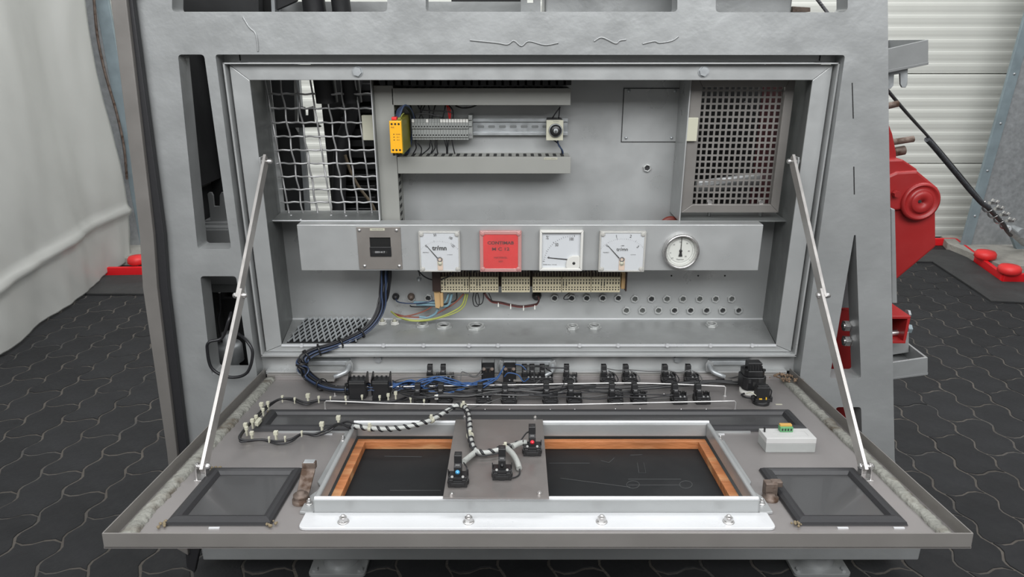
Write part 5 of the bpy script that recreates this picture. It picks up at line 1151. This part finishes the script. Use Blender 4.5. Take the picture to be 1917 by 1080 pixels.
# white electronics box with green connector
c = DP(1483, 846, 0)
t = thing('white_control_box', 'white flat box with green connector on the right of the door', 'control box', D(.516, .386, 0), rot=DROT)
m = MB(); m.box((0, .020, .009), (.092, .042, .018)); part('lower_shell', m, mat('greyish_white_plastic', (.33, .34, .33), 0, .5, .05, 40, .05, 30), t, .001)
m = MB(); m.box((0, .020, .0235), (.0925, .0425, .011)); ls = part('upper_shell', m, whitebox, t, .001)
m = MB(); m.box((-.041, .026, .032), (.0022, .004, .012)); part('black_pin', m, blackp, t)
m = MB(); m.box((.0, .030, .034), (.024, .012, .010)); gc = part('green_connector', m, green, t, .0008)
m = MB(); m.box((.0, .032, .0405), (.022, .008, .004)); part('orange_levers', m, orangec, gc, .0005)
m = MB()
for k in range(4): m.box((-.008+k*.0054, .0238, .034), (.0025, .0006, .004))
part('openings', m, ink, gc)
m = MB()
for a in ((.02, .008, .030, .0005), (.035, .018, .0005, .02), (.02, .028, .03, .0005), (-.02, .006, .03, .0005), (-.012, .014, .018, .0005), (-.02, .022, .012, .0005)): m.box((a[0], a[1], .0292), (a[2], a[3], .0003))
part('printed_lines', m, mat('pale_grey_ink', (.42, .42, .42), 0, .6), ls)

# latches
t = thing('latch', 'rusty turned latch lever between left window and raised frame', 'latch', DP(565, 938, 0), rot=DROT)
m = MB(); m.hexa([(-.010, .005, .004), (.010, .005, .004), (.010, .005, .008), (-.010, .005, .008)], [(-.012, .048, .028), (.011, .048, .028), (.011, .048, .033), (-.012, .048, .033)]); m.box((0, .053, .036), (.022, .012, .012)); part('lever', m, rusty, t, .001)
m = MB(); m.lathe((0, -.003, 0), (0, 0, 1), [(.014, 0), (.014, .006), (.010, .007), (.012, .010), (.012, .014), (.006, .015), (.006, .019), (0, .019)], 20); part('pivot', m, rusty, t)
m = MB(); m.box((0, .0535, .0425), (.018, .012, .0012)); part('worn_tip', m, galv, t, .0005)
t = thing('latch', 'rusty block-shaped latch between right window and raised frame', 'latch', DP(1440, 932, 0), rot=DROT)
m = MB(); m.box((.004, .010, .012), (.020, .016, .024)); m.box((.014, .012, .020), (.018, .012, .010)); part('lever', m, rusty, t, .0015)
m = MB(); m.lathe((0, -.004, 0), (0, 0, 1), [(.013, 0), (.013, .005), (.007, .006), (.007, .009), (0, .009)], 16); part('pivot', m, rusty, t)

# wire guide rods
def rod(px, feet, h, label):
    a, b = DP(*feet[0], 0), DP(*feet[1], 0); top = [DP(x, y, h) for x, y in px]; top[0] = a+DN*h+(top[1]-top[0]).normalized()*.003; top[-1] = b+DN*h+(top[-2]-top[-1]).normalized()*.003
    m = MB(); m.tube([a, a+DN*(h-.003), top[0]]+crom(top, 5)[1:-1]+[top[-1], b+DN*(h-.003), b], .0017, 8)
    for p in (a, b): m.lathe(p, DN, [(.004, 0), (.003, .0012), (0, .002)], 10)
    solo('guide_rod', m, rod_m, label, 'rod', 'thin bent wire guide rods on the door')
rod([(630, 723), (700, 724), (790, 723), (980, 720), (1080, 718), (1180, 717), (1260, 719), (1357, 723)], [(627, 741), (1357, 741)], .023, 'rear bright bent rod running above the door between the contact rows')
rod([(612, 751), (660, 752), (730, 755), (850, 757), (1000, 758), (1120, 756), (1250, 753), (1376, 749)], [(609, 767), (1376, 767)], .020, 'front bright bent rod running before the front contact row')

# hinges at the back of the door
for k, (xa, xb, lab) in enumerate(((556, 660, 'left silver pin hinge under the cabinet'), (934, 1040, 'centre silver pin hinge under the cabinet'), (1322, 1412, 'right silver pin hinge beside the bulky switch'))):
    A, B = U(xa, 686, -.005), U(xb, 686, -.005)
    t = thing('hinge', lab, 'hinge', (A+B)/2, group='silver hinges between door and cabinet')
    m = MB(); m.bx(A.x+.008, B.x-.008, -.006, .012, A.z+.004, A.z+.014); part('backing_bar', m, galv, t, .001)
    for s, P_ in ((1, A), (-1, B)):
        m = MB(); m.prism([P_+Vector((s*0, 0, -.012)), P_+Vector((s*.014, 0, -.016)), P_+Vector((s*.016, 0, .012)), P_+Vector((s*.002, 0, .018)), P_+Vector((s*-.003, 0, .008))], YV*-.004); part('end_lug', m, silver, t, .001)
        m = MB(); m.tube(crom([P_+Vector((s*.006, -.004, .004)), P_+Vector((s*.010, -.022, -.002)), P_+Vector((s*.026, -.030, -.008)), P_+Vector((s*.036, -.030, -.012))], 6), .0055, 10); part('hook_arm', m, galv, t)
    m = MB(); a = A+Vector((.034, -.032, -.018)); b = B+Vector((-.034, -.032, -.018)); m.bx(a.x, b.x, -.05, -.022, A.z-.018, A.z-.013); part('leaf', m, tan_steel, t, .001)

# folding stays
def stay(up, mid, low, lab, s):
    A = U(up[0], up[1], -.012); C_ = DP(low[0], low[1], .022)
    # point of the mid joint on the vertical plane through both ends
    n = (C_-A).cross(Vector((1, 0, 0))); d = ray(*mid); B = CAM+d*((A-CAM).dot(n)/d.dot(n))
    t = thing('folding_stay', lab, 'stay', C_, group='folding stays holding the door')
    def flat(P_, Q, off, nm):
        ax = (Q-P_).normalized(); wd = Vector((1, 0, 0)); wd = (wd-ax*wd.dot(ax)).normalized(); tk = ax.cross(wd).normalized()
        m = MB(); o = wd*off; a = wd*.0030; b = tk*.0115; P2, Q2 = P_-ax*.010+o, Q+ax*.008+o
        m.hexa([P2-a-b, P2+a-b, P2+a+b, P2-a+b], [Q2-a-b, Q2+a-b, Q2+a+b, Q2-a+b]); return part(nm, m, stay_m, t, .0006)
    flat(A, B, -s*.0, 'upper_bar'); flat(B, C_, s*.0042, 'lower_bar')
    for P_, r in ((A, .0055), (B, .0055), (C_, .0062)):
        m = MB(); m.cyl(P_-Vector((.010, 0, 0)), P_+Vector((.010, 0, 0)), r*.6, r*.6, 12); m.lathe(P_+Vector((.006, 0, 0)), (1, 0, 0), [(r, 0), (r, .004), (r*.7, .008), (0, .010)], 14); m.lathe(P_-Vector((.006, 0, 0)), (-1, 0, 0), [(r, 0), (r, .004), (r*.6, .006), (0, .007)], 14); part('pivot_bolt', m, steelb, t)
    m = MB(); q = C_-DN*.022
    for k in (-1, 1): m.hexa([q+Vector((k*.008-.001, 0, 0))+DV*.008, q+Vector((k*.008+.001, 0, 0))+DV*.008, q+Vector((k*.008+.001, 0, 0))-DV*.008, q+Vector((k*.008-.001, 0, 0))-DV*.008], [x+DN*.028 for x in (q+Vector((k*.008-.001, 0, 0))+DV*.006, q+Vector((k*.008+.001, 0, 0))+DV*.006, q+Vector((k*.008+.001, 0, 0))-DV*.006, q+Vector((k*.008-.001, 0, 0))-DV*.006)])
    m.hexa([q+Vector((-.011, 0, 0))+DV*.012, q+Vector((.011, 0, 0))+DV*.012, q+Vector((.011, 0, 0))-DV*.012, q+Vector((-.011, 0, 0))-DV*.012], [x+DN*.0015 for x in (q+Vector((-.011, 0, 0))+DV*.012, q+Vector((.011, 0, 0))+DV*.012, q+Vector((.011, 0, 0))-DV*.012, q+Vector((-.011, 0, 0))-DV*.012)]); part('foot_bracket', m, steelb, t, .0004)
    m = MB(); m.box(A+Vector((-s*.008, .004, -.008)), (.003, .030, .036)); part('wall_bracket', m, silver_in, t, .001)
stay((497, 302), (448, 553), (378, 873), 'left folding steel stay from the cabinet side to the door', 1)
stay((1484, 302), (1540, 553), (1620, 873), 'right folding steel stay from the cabinet side to the door', -1)

# ================================================================== WIRING ON THE DOOR
# main loom from the instrument beam to the sockets
core = [U(722, 500, .085), U(721, 530, .085), U(716, 562, .08), U(706, 592, .065), U(686, 616, .045), U(655, 634, .02), U(620, 648, -.005), U(588, 658, -.02), U(569, 670, -.035), U(566, 685, -.045), DP(578, 704, .02), DP(602, 720, .018), DP(630, 728, .018), DP(660, 728, .02)]
core = crom(core, 6)
t = thing('wire_loom', 'thick bundle of black and blue wires running from the instrument beam to the sockets', 'wire loom', core[40])
nw = 17
for k in range(nw):
    ph = 2*PI*k/nw*2.4; rad = .0115*math.sqrt((k+.5)/nw); pts = []
    for i, p in enumerate(core):
        d = (core[min(i+1, len(core)-1)]-core[max(i-1, 0)]).normalized(); a = d.cross(Vector((0, .3, 1))).normalized(); b = d.cross(a); f = 1+.25*math.sin(i*.13+1)
        g = ph+i*.012; pts.append(p+a*(rad*f*math.cos(g))+b*(rad*f*.8*math.sin(g)))
    m = MB(); m.tube(pts, .0021, 6); part('wire', m, [blackw, dbluew, blackw, blackw, dbluew, greyw if k == 5 else blackw][k % 6], t)
for i in (26, 33, 40, 46, 53, 66, 76):
    if i < len(core)-1:
        p = core[i]; d = (core[i+1]-core[i-1]).normalized(); m = MB(); m.ring(p-d*.002, d, .0145, .0128, .004, 16); m.box(p+Vector((0, -.008, .014)), (.004, .004, .008)); part('cable_tie', m, blackp, t)
# wires fanning over the door rows
def DPs(pts): return [DP(x, y, h) for x, y, h in pts]
specs = []
rr = random.Random(11)
for k in range(5):      # blue bundle
    j = lambda a: rr.uniform(-a*1.6, a*1.6)
    specs.append((DPs([(735, 722+j(4), .022), (765, 724+j(3), .02), (790, 716+j(5), .03), (820, 709+j(3), .034), (850, 716+j(5), .028), (875, 722+j(4), .024), (905, 715+j(3), .028), (928, 708+j(2), .034), (938, 694+j(3), .045), (944, 684+j(2), .05)][:10-(k % 3)]), .0014, bluew, 'blue_wire'))
for k in range(4):
    specs.append((DPs([(735, 720+k*2, .024), (770, 714-k, .03), (800, 725+k*2, .022), (830, 740-k*2, .02), (860, 728+k, .02), (880, 722, .022), (900, 716, .026)]), .0013, bluew, 'blue_wire'))
specs += [(DPs([(944, 705, .03), (952, 698, .04), (970, 702, .035), (980, 714, .02), (990, 708, .03)]), .0014, bluew, 'blue_wire'), (DPs([(965, 682, .05), (976, 684, .048), (985, 692, .04)]), .0011, bluew, 'blue_wire'), (DPs([(900, 729, .02), (915, 719, .03), (922, 716, .03)]), .0014, bluew, 'blue_wire')]
wires('blue_door_wiring', 'bright blue wires tangled between the sockets and the tall black blocks', 'wiring', specs, DP(850, 720, .02))
specs = []
for k in range(13):
    yb = 720+k*1.6; pts = [(735, 724+k*.8, .02)]
    for x in range(780, 1300, 48): pts.append((x, yb+6*math.sin(x*.013+k)+rr.uniform(-3, 3)+(3 if x < 900 else 0), .014+.010*rr.random()))
    n_ = rr.randint(6, len(pts)); specs.append((DPs(pts[:n_]), .0016, [blackw, blackw, greyw][k % 3] if k % 5 else blackw, 'wire'))
for k in range(5): specs.append((DPs([(1080+k*8, 724+k*2, .014), (1150, 722+k*3, .018), (1220, 720+k*2, .018), (1290, 714+k*2, .018), (1340, 712+k, .014), (1385, 712+k*2, .008)]), .0012, [blackw, greyw][k % 2], 'wire'))
wires('black_door_wiring', 'long black and grey wires running along between the two contact rows', 'wiring', specs, DP(1000, 728, .02))
specs = [([DP(904, 690, .05), DP(890, 704, .03), DP(873, 698, .035), DP(864, 697, .035), DP(862, 712, .02)], .0013, greyw, 'wire'), (DPs([(904, 700, .035), (888, 706, .03), (870, 702, .03), (820, 704, .032), (760, 708, .03), (738, 714, .02)]), .0013, greyw, 'wire'),
    (DPs([(1010, 712, .02), (998, 722, .02), (985, 728, .015)]), .0013, greyw, 'wire'), (DPs([(1000, 716, .02), (1000, 690, .045), (1003, 686, .048), (1012, 686, .046), (1020, 688, .045), (1062, 689, .045)]), .0016, blackw, 'wire'), (DPs([(1022, 690, .043), (1032, 696, .03), (1026, 692, .04)]), .0014, blackw, 'wire'),
    (DPs([(1066, 704, .03), (1076, 712, .025), (1070, 725, .02), (1048, 734, .018), (1038, 738, .016), (1018, 734, .02)]), .0014, greyw, 'wire'), (DPs([(1064, 700, .03), (1054, 722, .022), (1048, 732, .016)]), .0013, blackw, 'wire')]
for a, b, c_, y0, y1 in ((1137, 1157, 1178, 690, 692), (1178, 1215, 1251, 692, 694), (1251, 1272, 1294, 694, 692)):
    specs.append((DPs([(a, y0, .04), (b, y0+3, .034), (c_, y1, .04)]), .0012, greyw, 'wire'))
for x in (1137, 1178, 1251, 1294): specs.append((DPs([(x+2, 694, .036), (x+14, 700, .03), (x+20, 712, .02), (x+10, 722, .015), (x+22, 734, .014)]), .0012, [greyw, blackw][x % 2], 'wire')); specs.append((DPs([(x-2, 704, .03), (x+6, 700, .034), (x+16, 716, .02), (x+4, 732, .014)]), .0012, blackw, 'wire'))
specs += [(DPs([(948, 732, .018), (944, 742, .012), (930, 748, .012), (905, 757, .012), (880, 765, .014), (872, 768, .02)]), .0013, greyw, 'wire'), (DPs([(952, 734, .018), (954, 741, .012), (985, 745, .008), (1030, 744, .01), (1062, 742, .01), (1071, 736, .016)]), .0012, greyw, 'wire'),
    (DPs([(1073, 735, .018), (1082, 741, .012), (1110, 742, .008), (1150, 738, .012), (1188, 736, .014)]), .0012, greyw, 'wire'), (DPs([(1193, 736, .016), (1205, 746, .008), (1240, 747, .006), (1280, 740, .01), (1308, 736, .014)]), .0012, greyw, 'wire'),
    (DPs([(1340, 710, .01), (1365, 708, .012), (1385, 704, .02)]), .0013, blackw, 'wire'), (DPs([(790, 738, .014), (800, 742, .012), (830, 742, .012), (845, 738, .014), (836, 734, .02)]), .0015, greyw, 'wire')]
wires('block_link_wiring', 'grey and black wires looping from contact block to contact block', 'wiring', specs, DP(1150, 710, .02))
specs = []
for k in range(12):
    y0 = 712+k*2.2; specs.append((DPs([(735, y0, .02), (762, 714+rr.uniform(0, 16), .02+.006*rr.random()), (795, 712+rr.uniform(0, 20), .016+.012*rr.random()), (828, 712+rr.uniform(0, 22), .014+.012*rr.random()), (862, 716+rr.uniform(0, 14), .016), (895+rr.uniform(-10, 10), 716+rr.uniform(0, 10), .018)]), .0014, [blackw, dbluew, blackw][k % 3], 'wire'))
for k in range(6): specs.append((DPs([(689, 716+k*3, .026), (694, 718+k*2.4, .028), (700, 716+k*3, .026)]), .0015, [blackw, dbluew][k % 2], 'wire'))
wires('socket_wiring', 'dark blue and black strands fanning out right of the square sockets', 'wiring', specs, DP(800, 720, .018))
# clipped harness at left
hp = [(790, 735, .02), (765, 742, .012), (740, 750, .014), (700, 752, .012), (655, 749, .012), (622, 749, .012), (598, 749, .012), (572, 753, .012), (548, 746, .016), (524, 747, .016), (502, 758, .014), (488, 770, .014), (470, 790, .016), (454, 808, .016), (448, 820, .016), (460, 824, .014), (490, 823, .010), (520, 826, .008), (545, 822, .010), (565, 812, .012), (590, 812, .012), (612, 804, .014), (634, 793, .03), (655, 800, .035)]
t = thing('clipped_harness', 'two-wire black harness with cream ties looping over the left of the long window', 'harness', DP(450, 820, 0))
m = MB(); m.tube(crom(DPs(hp), 5), .0023, 7); part('wire', m, blackw, t)
hp2 = [(x+1, y+3+2.5*math.sin(i*1.9), h*.8) for i, (x, y, h) in enumerate(hp)]; m = MB(); m.tube(crom(DPs(hp2), 5), .0019, 7); part('wire', m, blackw, t)
m = MB(); m.tube(crom(DPs([(635, 794, .03), (650, 789, .04), (664, 793, .04), (690, 800, .035)]), 5), .0019, 7); part('wire', m, blackw, t)
def clip(x, y, s, h, big=False):
    s = s*1.2
    p = DP(x, y, h); m = MB(); r = .0055*s; m.box(p+DN*.006*s, (.0052*s, .005*s, .0052*s)); m.box(p-DN*.001, (.0024*s, .0065, .012*s)); part('cable_tie', m, creamp, t, .0004)
for x, y, s in ((529, 747, .8), (552, 750, .7), (577, 748, 1.3), (597, 748, .8), (619, 747, .6), (647, 747, .7), (678, 746, .8), (711, 747, .8), (727, 745, 1.0), (741, 742, 1.1), (769, 750, .8), (794, 753, .7), (490, 764, 1.2), (502, 760, 1.0), (493, 772, .9), (480, 786, 1.0), (473, 794, 1.1), (460, 802, 1.1), (462, 808, 1), (472, 818, 1.1), (504, 823, .6), (517, 818, 1.2), (534, 822, .6), (565, 812, .6), (603, 802, 1.3), (634, 790, 1.3), (648, 752, .6)): clip(x, y, s, .014)
m = MB(); m.prism([q for q in DPs([(477, 797, .012), (483, 799, .012), (491, 789, .012), (485, 787, .012)])], DN*.008); part('cream_block', m, creamp, t, .001)
p = DP(817, 743, .02); m = MB(); m.box(p, (.008, .006, .010)); part('cable_tie', m, tagw, t, .001)

# striped spiral-wrapped cable to the plate
t = thing('striped_harness', 'white spiral-wrapped cable with black stripes leading to the bridging plate', 'harness', DP(870, 770, .05))
sp_ = [(664, 798, .036), (690, 801, .036), (720, 803, .036), (755, 800, .038), (790, 792, .042), (815, 782, .045), (838, 768, .05), (855, 759, .055), (868, 760, .055), (876, 775, .055), (879, 795, .05), (880, 815, .045), (884, 833, .042), (893, 845, .040), (910, 847, .040), (932, 842, .042), (952, 836, .045), (972, 830, .048)]
cp = crom(DPs(sp_), 10); m = MB(); m.tube(cp, .0042, 10); part('white_tube', m, mat('white_spiral_wrap', (.40, .41, .39), 0, .45), t)
def helix(path, r, tr, pitch, mm, nm):
    pts = []; s = 0
    for i in range(len(path)-1):
        for q in range(4):
            p = path[i].lerp(path[i+1], q/4); d = (path[i+1]-path[i]); L_ = d.length; d.normalize(); a = d.cross(Vector((0, .2, 1))).normalized(); b = d.cross(a); g = 2*PI*(s+L_*q/4)/pitch; pts.append(p+a*(r*math.cos(g))+b*(r*math.sin(g)))
        s += (path[i+1]-path[i]).length
    m = MB(); m.tube(pts, tr, 6); part(nm, m, mm, t)
helix(cp, .0034, .0026, .017, blackw, 'black_stripe')
m = MB(); m.tube(crom(DPs([(735, 722, .02), (790, 745, .02), (835, 770, .052), (852, 763, .06), (872, 770, .062), (874, 800, .056), (880, 830, .05), (895, 852, .042), (925, 850, .042), (950, 842, .045)])[2:], 8), .0014, 6); part('tracer_wire', m, blackw, t)
wt = mat('white_braid_sleeve', (.34, .35, .33), 0, .7, .2, 200)
for pts, r in (([(890, 846, .042), (878, 856, .042), (868, 864, .045)], .005), ([(948, 838, .045), (960, 850, .046), (968, 864, .042), (972, 877, .038)], .0050), ([(960, 836, .048), (975, 829, .05), (986, 828, .05)], .0048)):
    m = MB(); m.tube(crom(DPs(pts), 6), r, 10); part('braided_sleeve', m, wt, t)
for pts in ([(973, 878, .038), (972, 888, .035), (962, 894, .035), (950, 893, .038), (944, 884, .045)], [(974, 826, .05), (984, 812, .058), (990, 808, .062)], [(868, 866, .046), (874, 876, .045), (872, 886, .04)], [(986, 828, .05), (992, 834, .05)]):
    m = MB(); m.tube(crom(DPs(pts), 6), .0013, 6); part('wire', m, blackw, t)
for x, y in ((868, 764), (880, 810), (816, 786), (691, 800), (946, 834)):
    p = DP(x, y, .05 if x > 800 else .038); i = min(range(len(cp)), key=lambda q: (cp[q]-p).length); p = cp[i]; d = (cp[min(i+1, len(cp)-1)]-cp[max(0, i-1)]).normalized(); m = MB(); m.ring(p-d*.003, d, .0068, .0042, .006, 14); m.box(p+Vector((0, -.003, .007)), (.005, .005, .010)); part('cable_tie', m, creamp, t, .0004)
